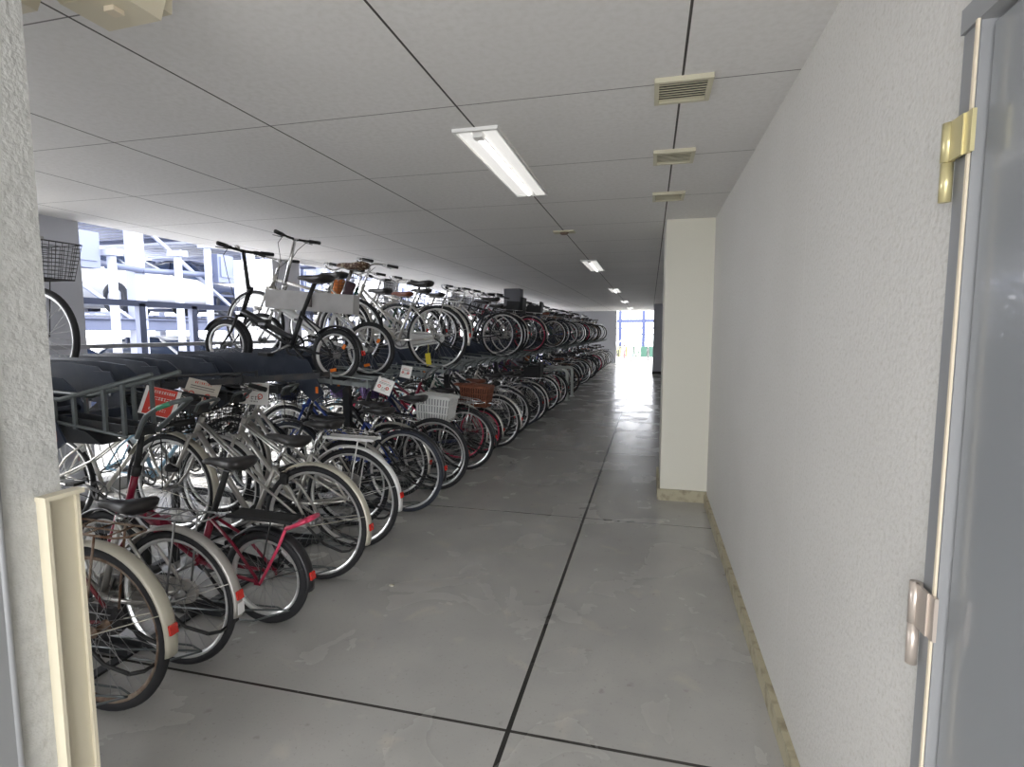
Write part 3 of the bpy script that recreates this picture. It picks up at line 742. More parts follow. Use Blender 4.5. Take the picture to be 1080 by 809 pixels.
def bicycle(kind, x, y, z, label, group=None, pitch=0, yaw=PI, lean=0, lo=0, whole=False):
    P = BIKES[kind]; r = P.get('r', .335)
    key = (kind, lo)
    if whole:
        if ('w',)+key not in CACHE:
            big = MB(); mats = []
            for nm, mb, m, subs in bike_parts(P, lo):
                for mb_, m_ in [(mb, m)]+[(q[1], q[2]) for q in subs]:
                    if m_ not in mats: mats.append(m_)
                    k = mats.index(m_); o_ = len(big.v); big.v += mb_.v; big.f += [tuple(i+o_ for i in f) for f in mb_.f]; big.sm += mb_.sm; big.m += [k]*len(mb_.f)
            CACHE[('w',)+key] = big.mesh('bicycle', mats)
        root = bpy.data.objects.new('bicycle', CACHE[('w',)+key]); COL.objects.link(root); root.matrix_basis = matrix(x, y, z, r, yaw, lean, pitch)
    else:
        if key not in CACHE:
            CACHE[key] = [(nm, mb.mesh(nm, m), [(q[0], q[1].mesh(q[0], q[2])) for q in subs]) for nm, mb, m, subs in bike_parts(P, lo)]
        root = bpy.data.objects.new('folding_bicycle' if P['style'] == 'folding' else 'bicycle', None); COL.objects.link(root); root.empty_display_size = .1
        root.matrix_basis = matrix(x, y, z, r, yaw, lean, pitch)
        for nm, me, subs in CACHE[key]:
            p = bpy.data.objects.new(nm, me); COL.objects.link(p); p.parent = root
            for n2, m2 in subs:
                q = bpy.data.objects.new(n2, m2); COL.objects.link(q); q.parent = p
    root['label'] = label; root['category'] = 'bicycle'
    if group: root['group'] = group
    return root

GL = 'bicycles in the lower tier of the rack'
HI = .13
LY = []
lower = [  # kind, x, y, pitch, label
 ('mama_cream', -2.07, 1.58, .02, 'rusty city bicycle nearest the camera, cream rear fender with orange-red reflector'),
 ('mama_silver', -2.03, 1.90, .0, 'champagne city bicycle with white sticker on its fender, left of the red folding bicycle'),
 ('fold_red', -1.88, 2.30, .02, 'crimson folding bicycle with small black wheels in the lower rack'),
 ('mixte_silver', -1.93, 2.80, HI, 'silver twin-tube bicycle with cream rear fender, just behind the red folding bicycle'),
 ('mixte_white', -1.97, 3.29, .02, 'silver bicycle with white rear fender and flat white rack, second behind the red folding bicycle'),
 ('city_silver', -2.22, 3.68, HI, 'silver city bicycle set back between the white-fendered and the black-wheeled one'),
 ('city_black', -1.95, 4.08, .02, 'black city bicycle with a dark fender and grey-blue tyre'),
 ('city_blue', -2.22, 4.42, HI, 'blue bicycle with a blue load in its front basket'),
 ('cross_black', -1.95, 4.72, .02, 'black bicycle without fenders under the white rear basket'),
 ('white_rear', -2.02, 5.02, .08, 'bicycle carrying a white slatted rear basket'),
 ('city_darkblue', -1.92, 5.51, .02, 'dark blue bicycle between the white and the brown rear basket'),
 ('city_pink', -2.12, 5.88, HI, 'red-rimmed bicycle with silver fenders just before the brown basket'),
 ('brown_rear', -2.00, 6.30, .06, 'bicycle carrying a brown wicker rear basket'),
 ('city_silver', -1.92, 6.72, .02, 'silver city bicycle right behind the brown rear basket'),
 ('city_green', -2.12, 7.10, HI, 'dark green bicycle with a brown saddle, second behind the brown basket'),
 ('cross_black', -1.96, 7.48, .02, 'black fenderless bicycle, third behind the brown basket'),
 ('city_white', -2.12, 7.90, HI, 'white bicycle, fourth behind the brown basket'),
 ('city_black', -1.96, 8.29, .02, 'black city bicycle, fifth behind the brown basket'),
 ('city_silver', -1.92, 8.62, .02, 'silver bicycle with its wheel forward, sixth behind the brown basket'),
]
rnd = random.Random(11)
for k, (kind, x, y, p, lab) in enumerate(lower):
    LY.append(y)
    bicycle(kind, x, y, .002, lab, GL, p, PI+rnd.uniform(-.02, .02), rnd.uniform(-.02, .02), 0 if y < 7 else 1)
kinds_far = ['child_seat', 'city_black', 'city_silver', 'black_rims', 'city_darkblue', 'city_pink', 'dark_city', 'city_white', 'city_green', 'black_rims', 'city_black', 'city_blue', 'mixte_silver', 'dark_city', 'cross_black', 'child_seat', 'black_rims']
LABK = {'black_rims': 'black bicycle with black rims', 'dark_city': 'dark bicycle with a rusty rack', 'city_black': 'black city bicycle', 'city_silver': 'silver city bicycle', 'cross_black': 'black fenderless bicycle', 'city_darkblue': 'dark blue city bicycle', 'city_pink': 'red bicycle',
        'city_white': 'white bicycle', 'city_green': 'dark green bicycle', 'cross_silver': 'silver fenderless bicycle', 'city_blue': 'blue bicycle', 'mixte_silver': 'champagne bicycle',
        'child_seat': 'black bicycle with a child seat', 'city_lightblue': 'light blue bicycle', 'mixte_white': 'silver bicycle with white fenders', 'city_tagged': 'silver bicycle'}
ORD = ['first', 'second', 'third', 'fourth', 'fifth', 'sixth', 'seventh', 'eighth', 'ninth', 'tenth', 'eleventh', 'twelfth']
y = 9.05; k = 0
while y < 25.4:
    kind = kinds_far[k % len(kinds_far)]
    if 11.55 < y < 12.62: y = 12.75
    if y < 11.3: lab = LABK[kind]+', lower tier, '+ORD[k+6]+' behind the brown basket'; grp = GL
    else: lab = LABK[kind]+' in the lower tier '+('just past the grey hoop barriers' if y < 15 else ('towards the bright exit' if y < 20 else 'by the blue-grey end wall')); grp = lab
    bicycle(kind, -1.98-(.16 if k % 2 else 0)+rnd.uniform(-.09, .07), y+rnd.uniform(-.05, .05), .002, lab, grp, HI if k % 2 else .02, PI+rnd.uniform(-.03, .03), rnd.uniform(-.03, .03), 1 if y < 14 else 2, whole=True)
    LY.append(y); y += .44; k += 1

# upper tier
ZU = 1.085
GU = 'bicycles in the upper tier of the rack'
def uz(x): return ZU+(-2.0-x)*.075      # tray floor height
upper = [
 ('fold_black', -2.33, 3.72, 'black folding bicycle with small wheels at the front of the upper tier'),
 ('fold_white', -2.30, 4.18, 'white folding bicycle with a long grey box and patterned saddle, upper tier'),
 ('cross_silver', -2.78, 4.72, 'silver fenderless bicycle set back in the upper tier, just before the yellow-tagged one'),
 ('city_tagged', -2.12, 5.25, 'silver city bicycle with a yellow tag on its rear wheel, upper tier'),
 ('plain_silver', -2.80, 5.75, 'silver bicycle with fenders set back just past the yellow-tagged one, upper tier'),
 ('city_green', -2.76, 6.25, 'green bicycle with a brown saddle in the upper tier past the yellow tag'),
 ('cross_silver', -2.78, 6.80, 'silver fenderless bicycle in the upper tier, third past the yellow-tagged one'),
 ('mixte_white', -2.80, 7.35, 'silver bicycle with white fenders in the upper tier, fourth past the yellow-tagged one'),
 ('cross_black', -2.15, 7.92, 'black fenderless bicycle standing out past the pale ones in the upper tier'),
 ('city_black', -2.42, 8.42, 'black city bicycle in the upper tier just behind the black fenderless one'),
 ('city_silver', -2.32, 8.92, 'silver city bicycle in the upper tier, second past the black fenderless one'),
]
TY = [2.02, 2.44, 2.86, 3.28]+[u[2] for u in upper]
for kind, x, y_, lab in upper:
    bicycle(kind, x, y_, uz(x)+.003, lab, GU, .078 if 'fold' not in kind else .078, PI+rnd.uniform(-.015, .015), rnd.uniform(-.015, .015), 0 if y_ < 6 else 1)
y = 9.42; k = 3
while y < 25.2:
    kind = kinds_far[(k*5+2) % len(kinds_far)]
    if 11.62 < y < 12.6: y = 12.7
    if y < 11.6: lab = LABK[kind]+', upper tier, '+ORD[max(0, 7-k)]+' before the dark square column'; grp = GU
    else: lab = LABK[kind]+' in the upper tier '+('past the dark square column' if y < 15 else ('towards the bright exit' if y < 20 else 'by the blue-grey end wall')); grp = lab
    x = -2.24-(.14 if k % 2 else 0)+rnd.uniform(-.12, .08)
    bicycle(kind, x, y, uz(x)+.003, lab, grp, .078, PI+rnd.uniform(-.05, .05), rnd.uniform(-.06, .06), 1 if y < 14 else 2, whole=True)
    TY.append(y); y += .48; k += 1

# second row by the side openings, facing the other way
kb = ['city_lightblue', 'city_silver', 'mixte_white', 'city_lightblue', 'city_black', 'city_white', 'mixte_silver', 'city_darkblue']
y = 2.10; k = 0
while y < 14:
    kind = kb[k % len(kb)]
    lab = LABK[kind]+', '+(ORD[k] if k < 12 else 'far one')+' in the back row by the side openings'
    bicycle(kind, (-5.0 if y < 2.9 else -4.5)+rnd.uniform(-.04, .04), y, .002, lab, 'bicycles in the back row', .02, rnd.uniform(-.03, .03), rnd.uniform(-.03, .03), 0 if y < 4 else 1, whole=y > 4.1)
    y += .46 if k != 1 else .62; k += 1
    if 11.6 < y < 12.5: y = 12.7
BIKES['far_left'] = dict(style='city', r=.335, tw=.02, frame=PAL['black'], fenders=False, rack=None, basket=True, seat_h=.85, lamp=False)
bicycle('far_left', -5.07, 2.80, 1.125, 'black bicycle with a wire basket half hidden by the stucco wall, upper tier', None, 0, 0, 0, 0)

# ------------------------------------------------------------------ the two-tier rack
def rails(): return None
frame_t = thing('bicycle_rack', 'dark steel frame of the two-tier bicycle rack along the aisle', 'bicycle rack', (-2.9, 1.7, 0))
def fpart(name, mb, m): return obj(name, mb, m, frame_t)
O = Vector((-2.9, 1.7, 0))
for yy in (1.70, 4.62+.02, 7.28, 9.85, 13.0, 16.0, 19.0, 22.0, 25.6):
    for xx in (-2.80, -3.86):
        m = MB(); m.box(Vector((xx, yy, .52))-O, (.07, .05, 1.04)); m.box(Vector((xx, yy, .006))-O, (.14, .12, .012)); fpart('post', m, M_RACKBLK)
for seg in ((1.3, 11.75), (12.55, 25.7)):
    ym = sum(seg)/2; L = seg[1]-seg[0]
    for xx, zz, w_, h_, m_ in ((-2.80, 1.065, .06, .05, M_RACK), (-3.86, 1.065, .06, .05, M_RACK)):
        m = MB(); m.box(Vector((xx, ym, zz))-O, (w_, L, h_)); fpart('beam', m, m_)
    for xx in (-2.32, -3.05):
        m = MB(); m.box(Vector((xx, ym, .008))-O, (.05, L, .012)); fpart('floor_tie', m, M_RACKBLK)
    m = MB(); m.box(Vector((-3.97, ym, 1.39))-O, (.16, L, .03)); fpart('top_ledge', m, M_LEDGE)
    for q in range(int(L/2.9)+1):
        m = MB(); m.bar(Vector((-3.97, seg[0]+.2+q*2.9, 1.04))-O, Vector((-3.97, seg[0]+.2+q*2.9, 1.39))-O, .04, .04); fpart('ledge_post', m, M_RACKBLK)

# upper trays
def sign_mb(w, h): return MB().box((0, 0, 0), (w, .003, h))
TRAY = {}
def tray_meshes(kind):
    if kind in TRAY: return TRAY[kind]
    gm = M_GALV if kind == 'pale' else M_RACKBLK
    L = 1.72; sl = .075; parts = []
    def P(x, y, z): return V(x, y, z - x*sl)          # x is negative towards the back
    c = MB(); n = 1
    c.bar(P(0, 0, -.006), P(-L, 0, -.006), .10, .006, up=(0, 0, 1)); 
    for s_ in (-1, 1): c.bar(P(0, s_*.05, .008), P(-L, s_*.05, .008), .005, .034, up=(0, 0, 1))
    c.box((.003, 0, .0), (.006, .105, .05))
    parts.append(('channel', c, gm, []))
    for s_ in (-1, 1):
        r = MB(); a = P(-.95, s_*.07, .055); b_ = P(-.42, s_*.075, .06); e = V(.14, s_*.075, .27) if kind == 'ladder' else P(.03, s_*.075, .07)
        if kind == 'ladder':
            r.tube([P(-.95, s_*.075, .10), P(-.40, s_*.075, .11), e], .011, 7); r.tube([P(-.95, s_*.075, .02), P(-.42, s_*.075, .0), P(-.02, s_*.075, -.02)], .008, 6)
            for u in (-.44, -.32, -.14, -.03):
                zt = .14+max(0, (u+.40))/.54*.13; zb_ = -.01-u*sl*.6; r.box((u, s_*.075, (zt+zb_)/2), (.018, .012, zt-zb_))
        else:
            r.tube([P(-1.2, s_*.07, .05), P(-.35, s_*.07, .065), P(.03, s_*.07, .055)], .0055, 6)
            for u in (-1.2, -.6, -.32, -.02): r.box((u, s_*.064, .022-u*sl), (.016, .006, .075))
        parts.append(('side_rail', r, M_PIPE if kind == 'ladder' else gm, []))
    h = MB()
    h.tube([V(.0, -.045, -.03), V(.03, -.045, .03), V(.06, -.045, .075), V(.13, -.045, .115), V(.22, -.04, .145), V(.25, -.02, .152), V(.25, .02, .152), V(.22, .04, .145), V(.12, .045, .07), V(.02, .045, -.01)], .011, 8)
    if kind != 'ladder':
        h = MB(); q_ = .6 if kind == 'pale' else .35; h.tube([V(a_*q_, b_, c_*q_) for a_, b_, c_ in ((.0, -.045, -.03), (.06, -.045, .075), (.13, -.045, .115), (.22, -.04, .145), (.25, -.02, .152), (.25, .02, .152), (.22, .04, .145), (.12, .045, .07), (.02, .045, -.01))], .0085, 7)
    tp = MB(); tp.tube([V(.13, -.045, .115), V(.20, -.042, .138)], .0118, 8)
    parts.append(('handle', h, M_PIPE, [('tape', tp, M_GREENTAPE)] if kind == 'ladder' else []))
    # folded sheet cheek and its lever gusset
    for s_ in (-1, 1):
        g = MB(); g.prism([(-.42, .02), (-.52, .17), (-.60, .225), (-.80, .245), (-1.70, .255), (-1.70, .10), (-.9, .04)], s_*.085-.003, s_*.085+.003)
        parts.append(('side_panel', g, M_RACK, []))
    g = MB(); g.prism([(-.62, .20), (-.50, .20), (-.36, -.06), (-.46, -.12), (-.60, .0)], -.098, -.089); g.cyl((-.50, -.10, .08), (-.50, .10, .08), .016, 10)
    o_ = MB(); o_.box((-.42, -.100, -.03), (.02, .006, .05)); parts.append(('gusset', g, M_RACK, [('orange_reflector', o_, M_ORREF)]))
    g = MB(); g.prism([(-.30, -.01), (-.62, .05), (-.80, -.07), (-.20, -.07)], -.05, .05)
    if kind in ('dark', 'ladder'): parts.append(('pivot_cover', g, M_RACKBLK, []))
    TRAY[kind] = [(nm, mb.mesh(nm, m_), [(q[0], q[1].mesh(q[0], q[2])) for q in sb]) for nm, mb, m_, sb in parts]
    return TRAY[kind]
def tray_far_mesh():
    if 'far' not in TRAY:
        c = MB(); L = 1.72; sl = .075
        c.bar((0, 0, -.006), (-L, 0, L*sl-.006), .10, .006)
        for s_ in (-1, 1):
            c.bar((0, s_*.05, .008), (-L, s_*.05, .008+L*sl), .005, .034, m=0); c.prism([(-.42, .02), (-.55, .19), (-.66, .235), (-1.70, .30), (-1.70, .10), (-.9, .04)], s_*.085-.003, s_*.085+.003, m=1)
            c.tube([(-1.2, s_*.07, .14), (-.35, s_*.07, .09), (.03, s_*.07, .055)], .0055, 4, m=2)
        c.tube([V(.0, -.045, -.01), V(.06, -.045, .04), V(.12, -.03, .07), V(.12, .03, .07), V(.02, .045, -.01)], .007, 4, m=2)
        TRAY['far'] = c.mesh('rack_tray', [M_GALV, M_RACK, M_PIPE])
    return TRAY['far']
def sign(tr, kind, loc, tilt):
    root = bpy.data.objects.new('sign_plate', None)
    w, h = (.205, .150) if kind in ('red', 'tan', 'white') else ((.125, .115) if tr['label'].endswith('small white sign') else (.09, .10))
    base = {'red': M_SIGNWHITE, 'tan': M_SIGNTAN}.get(kind, M_SIGNWHITE)
    pl = MB().box((0, 0, 0), (w, .003, h)); p = obj('sign_plate', pl, base, tr)
    p.location = loc; p.rotation_euler = tilt; bpy.data.objects.remove(root)
    def ink(name, boxes, m_):
        q = MB()
        for x, z, a, b_ in boxes: q.box((x, -.0022, z), (a, .001, b_))
        obj(name, q, m_, p)
    def glyphs(x0, x1, z, hh, seed):
        rg = random.Random(seed); x = x0; out = []
        while x < x1:
            a = rg.uniform(.5, .9)*hh
            out += [(x+a/2, z+hh*.35, a, hh*.18), (x+a/2, z-hh*.35, a*.8, hh*.18)]
            if rg.random() < .7: out.append((x+a*.5, z, hh*.16, hh))
            if rg.random() < .5: out.append((x+a*.15, z-.0, hh*.14, hh*.7))
            x += a+hh*.28
        return out
    if kind == 'red':
        q = MB().box((0, -.0018, .002), (w-.042, .0012, h-.006)); obj('red_panel', q, M_SIGNRED, p)
        ink('white_lettering', [(x, z, a, b_) for x, z, a, b_ in glyphs(-.07, .068, .052, .014, 1)+glyphs(-.045, .055, .018, .016, 2)+glyphs(-.05, .05, -.040, .014, 3)], M_SIGNWHITE)
        for o in p.children:
            if o.name.startswith('white_lettering'): o.location.y = -.0008
    else:
        k = w/.205
        ink('red_heading', glyphs(-.055*k, .055*k, .056*k, .014*k, 4), M_SIGNRED)
        ink('dark_lettering', [(0, .034*k, .15*k, .005*k), (0, .020*k, .15*k, .004*k)]+glyphs(-.02*k, .03*k, -.030*k, .024*k, 6)+glyphs(-.025*k, .03*k, -.054*k, .010*k, 8), M_INK)
        q = MB()
        for cx in (-.055, .045): q.ring((cx*k, -.0022, -.018*k), .016*k, [(.003, -.0005), (.003, .0005), (-.003, .0005), (-.003, -.0005)], 20); q.bar((cx*k-.010*k, -.0022, -.028*k), (cx*k+.010*k, -.0022, -.008*k), .004, .001)
        obj('prohibition_sign', q, M_SIGNRED, p)
    return p
tray_labels = ['empty upper tray with a raised ladder-like guard rail, nearest in the rack', 'empty upper tray carrying the red sign', 'empty upper tray carrying the tan paper sign', 'empty upper tray carrying the white sign beside the tan one',
               'upper tray under the black folding bicycle, with a small white sign', 'upper tray under the white folding bicycle, with the smaller white sign', 'upper tray just before the yellow-tagged bicycle', 'upper tray under the yellow-tagged bicycle']
for k, ty in enumerate(TY):
    x0 = -2.28 if k == 0 else (-2.36 if k == 1 else (-2.02 if k != 5 else -2.12))
    if k == 2: x0 = -2.50
    if k == 3: x0 = -2.46
    z0 = ZU+(-2.0-x0)*.075-.0 if k > 3 else (1.04 if k == 0 else 1.08)
    if k < 11:
        lab = tray_labels[k] if k < len(tray_labels) else 'upper tray, '+ORD[k-8]+' past the one under the yellow-tagged bicycle'
        tr = thing('rack_tray', lab, 'rack tray', (x0, ty, z0), 0, 'upper rack trays')
        for nm, me, subs in tray_meshes('ladder' if k == 0 else ('dark' if k < 4 else 'pale')):
            p = bpy.data.objects.new(nm, me); COL.objects.link(p); p.parent = tr
            for n2, m2 in subs:
                q = bpy.data.objects.new(n2, m2); COL.objects.link(q); q.parent = p
        if k == 1: sign(tr, 'red', (-.15, -.12, .045), (-.30, .18, .12))
        if k == 2: sign(tr, 'tan', (-.13, -.14, .05), (-.35, .22, .2))
        if k == 3: sign(tr, 'white', (-.14, -.14, .0), (-.12, .05, .12))
        if k == 4: sign(tr, 'small', (.12, -.06, .01), (-.3, .35, .2))
        if k == 5: sign(tr, 'small', (.18, -.06, .075), (-.2, .2, .2))
    else:
        nb = len([q for q in TY[k+1:] if q < 12]); na = len([q for q in TY if 12 < q < ty])
        lab = 'slate upper rack tray'+(', '+ORD[nb]+' before the dark square column' if ty < 12 else (', '+ORD[na]+' past the dark square column' if ty < 15 else ' far down the aisle')); gt = 'upper rack trays' if ty < 15 else lab
        o = bpy.data.objects.new('rack_tray', tray_far_mesh()); COL.objects.link(o); o.location = (x0, ty, z0); tag(o, lab, 'rack tray', gt)
# tray of the second row that carries the cut-off bicycle
bt = thing('rack_tray', 'dark tray of the back row under the cut-off black bicycle', 'rack tray', (-3.55, 2.80, 1.11), PI)
for nm, me, subs in tray_meshes('dark')[:3]:
    p = bpy.data.objects.new(nm, me); COL.objects.link(p); p.parent = bt

# lower slots: floor channel with the wire loop at the aisle end
SLOT = {}
def slot_meshes(hi, far):
    key = (hi, far)
    if key not in SLOT:
        c = MB(); z1 = .15 if hi else .012
        for a, b_ in (((0, .017), (-.75, z1+.006)), ((-.75, z1+.006), (-1.5, z1+.006))):
            c.bar((a[0], 0, a[1]), (b_[0], 0, b_[1]), .075, .005)
            for s_ in (-1, 1): c.bar((a[0], s_*.037, a[1]+.014), (b_[0], s_*.037, b_[1]+.014), .004, .030)
        if hi:
            for x in (-.80, -1.4): c.box((x, 0, z1/2), (.03, .06, z1))
        w = MB()
        w.tube([V(-.35, -.04, .03), V(-.05, -.045, .05), V(.34, -.05, .105), V(.40, -.042, .108), V(.41, -.03, .10), V(.20, -.035, .02), V(.02, -.04, .012)], .0045, 6 if not far else 4)
        w.tube([V(-.35, .04, .03), V(-.05, .045, .05), V(.28, .05, .06), V(.36, .05, .03), V(.20, .045, .012), V(.0, .04, .012)], .0045, 6 if not far else 4)
        if far:
            o_ = len(c.v); c.v += w.v; c.f += [tuple(i+o_ for i in f) for f in w.f]; c.sm += w.sm; c.m += [1]*len(w.f)
            SLOT[key] = c.mesh('rack_slot', [M_RACKBLK, M_PIPE])
        else: SLOT[key] = [('channel', c.mesh('channel', M_RACKBLK)), ('wheel_guide', w.mesh('wheel_guide', M_PIPE))]
    return SLOT[key]
for k, ly in enumerate(LY):
    hi = (k % 2 == 1) if k < len(lower) and False else None
    if k < len(lower): hi = lower[k][3] > .05; bx = lower[k][1]
    else: hi = (k-len(lower)) % 2 == 1; bx = -2.0
    far = k >= len(lower)
    if not far:
        t = thing('rack_slot', 'rack floor channel under the '+{3.68: 'silver bicycle set back before the black-wheeled one', 4.08: 'black city bicycle with a grey-blue tyre', 5.88: 'red-rimmed bicycle before the brown basket'}.get(ly, lower[k][4].split(',')[0]), 'rack slot', (bx-.26, ly, 0), 0, 'lower rack slots')
        if len(t['label'].split()) > 16: t['label'] = ' '.join(t['label'].split()[:16])
        for nm, me in slot_meshes(hi, False): p = bpy.data.objects.new(nm, me); COL.objects.link(p); p.parent = t
    else:
        nb = len([q for q in LY[k+1:] if q < 11.6]); na = len([q for q in LY if 11.6 < q < ly])
        lab = 'black floor channel of the rack'+(', '+ORD[nb]+' before the grey hoop barriers' if ly < 11.6 else (', '+ORD[na]+' past the grey hoop barriers' if ly < 15 else ' far down the aisle')); gt = 'lower rack slots' if ly < 15 else lab
        o = bpy.data.objects.new('rack_slot', slot_meshes(hi, True)); COL.objects.link(o); o.location = (bx-.26, ly, 0); tag(o, lab, 'rack slot', gt)

# hoop barriers round the dark column
for yy, lab in ((11.72, 'nearer grey pipe hoop barrier in front of the dark column'), (12.52, 'farther grey pipe hoop barrier in front of the dark column')):
    t = thing('hoop_barrier', lab, 'barrier', (-2.15, yy, 0), 0, 'grey hoop barriers')
    m = MB(); pts = [V(.42, 0, 0), V(.42, 0, .58), V(.405, 0, .635), V(.36, 0, .665), V(.30, 0, .67), V(-.30, 0, .67), V(-.36, 0, .665), V(-.405, 0, .635), V(-.42, 0, .58), V(-.42, 0, 0)]
    m.tube(pts, .032, 12); obj('hoop', m, M_HOOP, t)
    for s_ in (-1, 1): m = MB(); m.tube([(s_*.42, 0, 0), (s_*.42, 0, .012)], .06, 14); obj('base_plate', m, M_HOOP, t)

# litter on the floor
m = MB(); m.loft([[(.018*math.cos(a)*q, .012*math.sin(a)*q, z) for a in [2*PI*i/8 for i in range(8)]] for q, z in ((.7, 0), (1, .004), (.6, .009))]); o = obj('litter', m, PAL['cream']); o.location = (-1.45, 2.83, 0); tag(o, 'tiny pale scrap lying on the floor near the silver bicycle', 'litter')

# ------------------------------------------------------------------ outside: railing, ground, mechanical car park, far exit
struct('ground', MB().box((-15, 12, -.16), (60, 70, .2)), M_CONC, 'bright concrete ground outside', 'ground')
rl = thing('guard_railing', 'lavender-grey steel railing across the side openings', 'railing', (-5.2, 8.4, 0))
m = MB(); m.box((0, 0, 1.79), (.06, 9.2, .06)); obj('top_rail', m, M_STEELB, rl)
m = MB(); m.box((0, 0, .60), (.05, 9.2, .05)); obj('lower_rail', m, M_STEELB, rl)
for yy in (4.64, 5.32, 7.6, 8.6, 10.6, 11.7): m = MB(); m.box((0, yy-8.4, .955), (.06, .075, 1.67)); obj('post', m, M_STEELB, rl)

pk = thing('car_park_structure', 'overexposed white steel multi-level car parking frame outside the openings', 'parking structure', (-11, 12, 0))
def pp(name, mb, m_): return obj(name, mb, m_, pk)
def rel(x, y, z): return V(x+11, y-12, z)
for xx in (-8.7, -14.2):
    for yy in (4.9, 7.72, 10.5, 13.3, 16.1, 18.9, 21.7):
        m = MB(); m.box(rel(xx, yy, 3.2), (.2, .2, 6.4)); m.box(rel(xx, yy, .03), (.36, .36, .06)); pp('column', m, M_STEELW)
    for zz in (1.62, 3.45, 5.3):
        m = MB(); m.box(rel(xx, 13.3, zz), (.12, 17, .16)); m.box(rel(xx, 13.3, zz+.09), (.22, 17, .02)); m.box(rel(xx, 13.3, zz-.09), (.22, 17, .02)); pp('beam', m, M_STEELB)
for q, yy in enumerate((4.9, 7.72, 10.5, 13.3, 16.1, 18.9)):
    for zz in (1.78, 3.6, 5.42):
        m = MB(); cy = yy+1.4
        for u in range(9): m.box(rel(-11.45, cy-1.1+u*.275, zz), (5.3, .16, .03))
        for sx_ in (-1, 1): m.box(rel(-11.45, cy+sx_*1.2, zz-.01), (5.4, .07, .14))
        pp('pallet', m, M_STEELW if (q+int(zz)) % 2 else M_STEELB)
    m = MB(); m.bar(rel(-8.7, yy+.1, 3.6), rel(-8.7, yy+2.7, 5.2), .05, .05, up=(1, 0, 0)); pp('brace', m, M_STEELW)
    m = MB(); m.bar(rel(-8.7, yy+2.7, 1.7), rel(-8.7, yy+.1, 3.4), .05, .05, up=(1, 0, 0)); pp('brace', m, M_STEELW)
    for dy, dz in ((.55, 2.9), (1.25, 3.15), (2.1, 2.75)):
        m = MB(); m.box(rel(-8.35, yy+dy, dz/2), (.09, .09, dz)); m.box(rel(-8.35, yy+dy, dz), (.3, .16, .10)); pp('guide_post', m, M_STEELW)
    m = MB(); m.box(rel(-8.45, yy+1.7, 2.75), (.22, .42, .55)); m.box(rel(-8.33, yy+1.7, 2.78), (.02, .30, .40)); pp('control_box', m, M_STEELB)
    for dz in (2.55, 4.6, 5.75):
        m = MB(); m.tube([rel(-8.55, yy, dz), rel(-8.50, yy+1.4, dz+.06), rel(-8.55, yy+2.8, dz)], .05, 8); pp('pipe', m, M_STEELB)

rk = random.Random(5)
for q in range(96):
    yy = rk.uniform(5, 20); zz = rk.choice([.5, 1.1, 2.3, 2.6, 2.95, 3.15, 4.0, 4.4, 4.8]); xx = rk.uniform(-8.4, -14.4); L = rk.uniform(.6, 2.4); m = MB()
    if rk.random() < .65: m.box(rel(xx, yy, zz), (.07, L, rk.uniform(.03, .10)))
    else: m.box(rel(xx, yy, zz), (rk.uniform(.05, .2), .07, rk.uniform(.3, .9)))
    pp('cross_member' , m, M_STEELB if rk.random() < .7 else PAL['darkblue'])
CARM = {}
def car(loc, rz, body, label):
    if 'm' not in CARM:
        st_ = [(-2.15, .45, .62, .70, .60), (-2.05, .30, .80, .80, .80), (-1.5, .22, .92, .86, .84), (-.2, .20, .92, .86, .84), (.9, .20, .90, .86, .84), (1.7, .22, .80, .82, .80), (2.1, .30, .66, .72, .66), (2.2, .42, .55, .60, .55)]
        b_ = MB(); rings = []
        for x, zb, zt, w0, w1 in st_: rings.append([(x, -w0, zb), (x, -w0*1.0, (zb+zt)/2), (x, -w1, zt), (x, 0, zt+.03), (x, w1, zt), (x, w0, (zb+zt)/2), (x, w0, zb), (x, 0, zb-.02)])
        b_.loft(rings)
        g = MB(); rg = []
        for x, zt, w0 in ((-1.75, .90, .78), (-1.05, 1.34, .60), (-.6, 1.42, .58), (.1, 1.40, .58), (1.05, .90, .76)): rg.append([(x, -.80*.95, .86), (x, -w0, zt), (x, 0, zt+.02), (x, w0, zt), (x, .80*.95, .86)])
        g.loft(rg, smooth=False)
        rf = MB(); rf.loft([[(x, -w_, z-.01), (x, -w_*.97, z+.018), (x, w_*.97, z+.018), (x, w_, z-.01)] for x, z, w_ in ((-1.08, 1.35, .60), (-.6, 1.44, .59), (.1, 1.42, .59), (.22, 1.36, .60))], smooth=False)
        for s_ in (-1, 1):
            for x0, z0_, x1, z1_ in ((.2, 1.37, 1.05, .90), (-1.08, 1.35, -1.75, .9), (-.45, 1.40, -.45, .88)): rf.bar((x0, s_*.60, z0_), (x1, s_*.775, z1_), .05, .03)
        wh = MB(); wh.ring((0, 0, 0), .235, [(.075, -.09), (.085, 0), (.075, .09), (-.05, .09), (-.05, -.09)], 24); wh.tube([(0, -.07, 0), (0, .07, 0)], .19, 20, smooth=False)
        CARM['m'] = (b_, g, rf, wh)
    b_, g, rf, wh = CARM['m']
    t = thing('car', label, 'car', loc, rz, 'cars on the parking pallets')
    obj('body', b_, body, t); obj('windows', g, M_CARGLASS, t); obj('roof', rf, body, t)
    for x in (-1.35, 1.38):
        for s_ in (-1, 1): w_ = obj('wheel', wh, M_TYREGREY, t); w_.location = (x, s_*.76, .32)
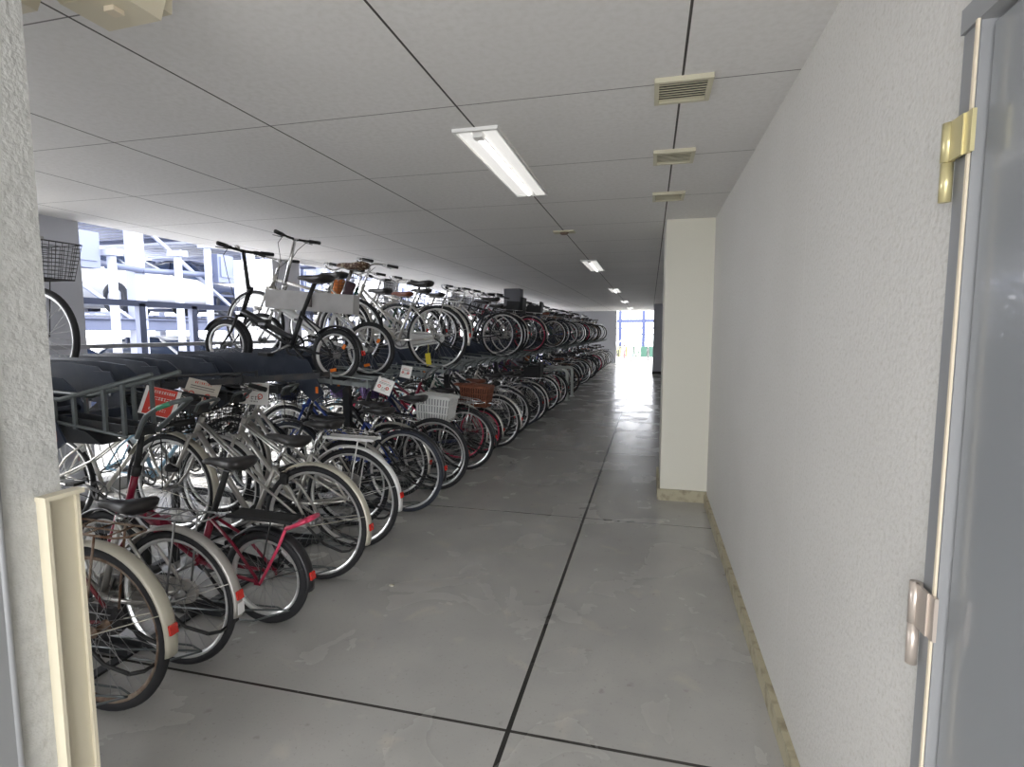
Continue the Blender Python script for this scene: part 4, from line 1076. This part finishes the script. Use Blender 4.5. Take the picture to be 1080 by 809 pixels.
for cy, zz, body, lab in ((6.3, 1.80, M_CARW, 'white car on the raised pallet nearest the grey wall'), (9.1, 1.80, M_CARW, 'white car on a raised pallet seen beside the first bicycle handlebars'), (11.9, 1.80, M_CARD, 'dark blue car on a raised pallet behind the grey column'),
                          (14.7, 1.80, M_CARW, 'white car on the raised pallet farthest along'), (6.3, 3.62, M_CARD, 'dark blue car on the upper pallet nearest the grey wall'), (11.9, 3.62, M_CARW, 'white car on the upper pallet in the middle'),
                          (7.7, -.06, M_CARD, 'dark blue car on the ground under the parking pallets'), (10.9, -.06, M_CARW, 'white car on the ground under the parking pallets')):
    car((-11.2, cy, zz), 0, body, lab)

# beyond the far exit
ge = thing('elevated_walkway', 'pale blue steel walkway structure crossing beyond the far exit', 'walkway', (-1, 38, 0))
for zz, h_ in ((2.20, .22), (1.72, .10), (1.30, .06)): m = MB(); m.box((0, 0, zz), (14, .2, h_)); obj('girder', m, PAL['darkblue'], ge)
for xx in (-5, -1.0, .55, 3.4): m = MB(); m.box((xx, 0, 2.0), (.22, .22, 4.1)); obj('column', m, PAL['darkblue'], ge)
fc = thing('panel_fence', 'yellow-green and dark green panel fence behind the bicycles beyond the far exit', 'fence', (-1, 31.5, -.06))
for q in range(6): m = MB(); m.box((-3.1+q*1.25, 0, .42), (1.18, .03, .60)); obj('panel', m, M_HEDGE if q % 2 == 0 else PAL['green'], fc)
for q in range(7): m = MB(); m.box((-3.72+q*1.25, 0, .40), (.05, .05, .8)); obj('post', m, M_STEELW, fc)
for q, (xx, kind, lab) in enumerate(((-1.75, 'city_black', 'black bicycle at the left edge of the bright exit'), (-1.35, 'city_pink', 'red bicycle outside beyond the bright exit'), (-.95, 'city_lightblue', 'light blue bicycle outside beyond the bright exit'),
                                (-.55, 'city_silver', 'silver bicycle outside beyond the bright exit'), (-.10, 'cross_black', 'black fenderless bicycle at the right edge of the bright exit'))):
    bicycle(kind, xx, 28.6+.5*(q % 2), -.058, lab, 'bicycles outside beyond the far exit', .02, PI/2+rnd.uniform(-.25, .25), 0, 2, whole=True)
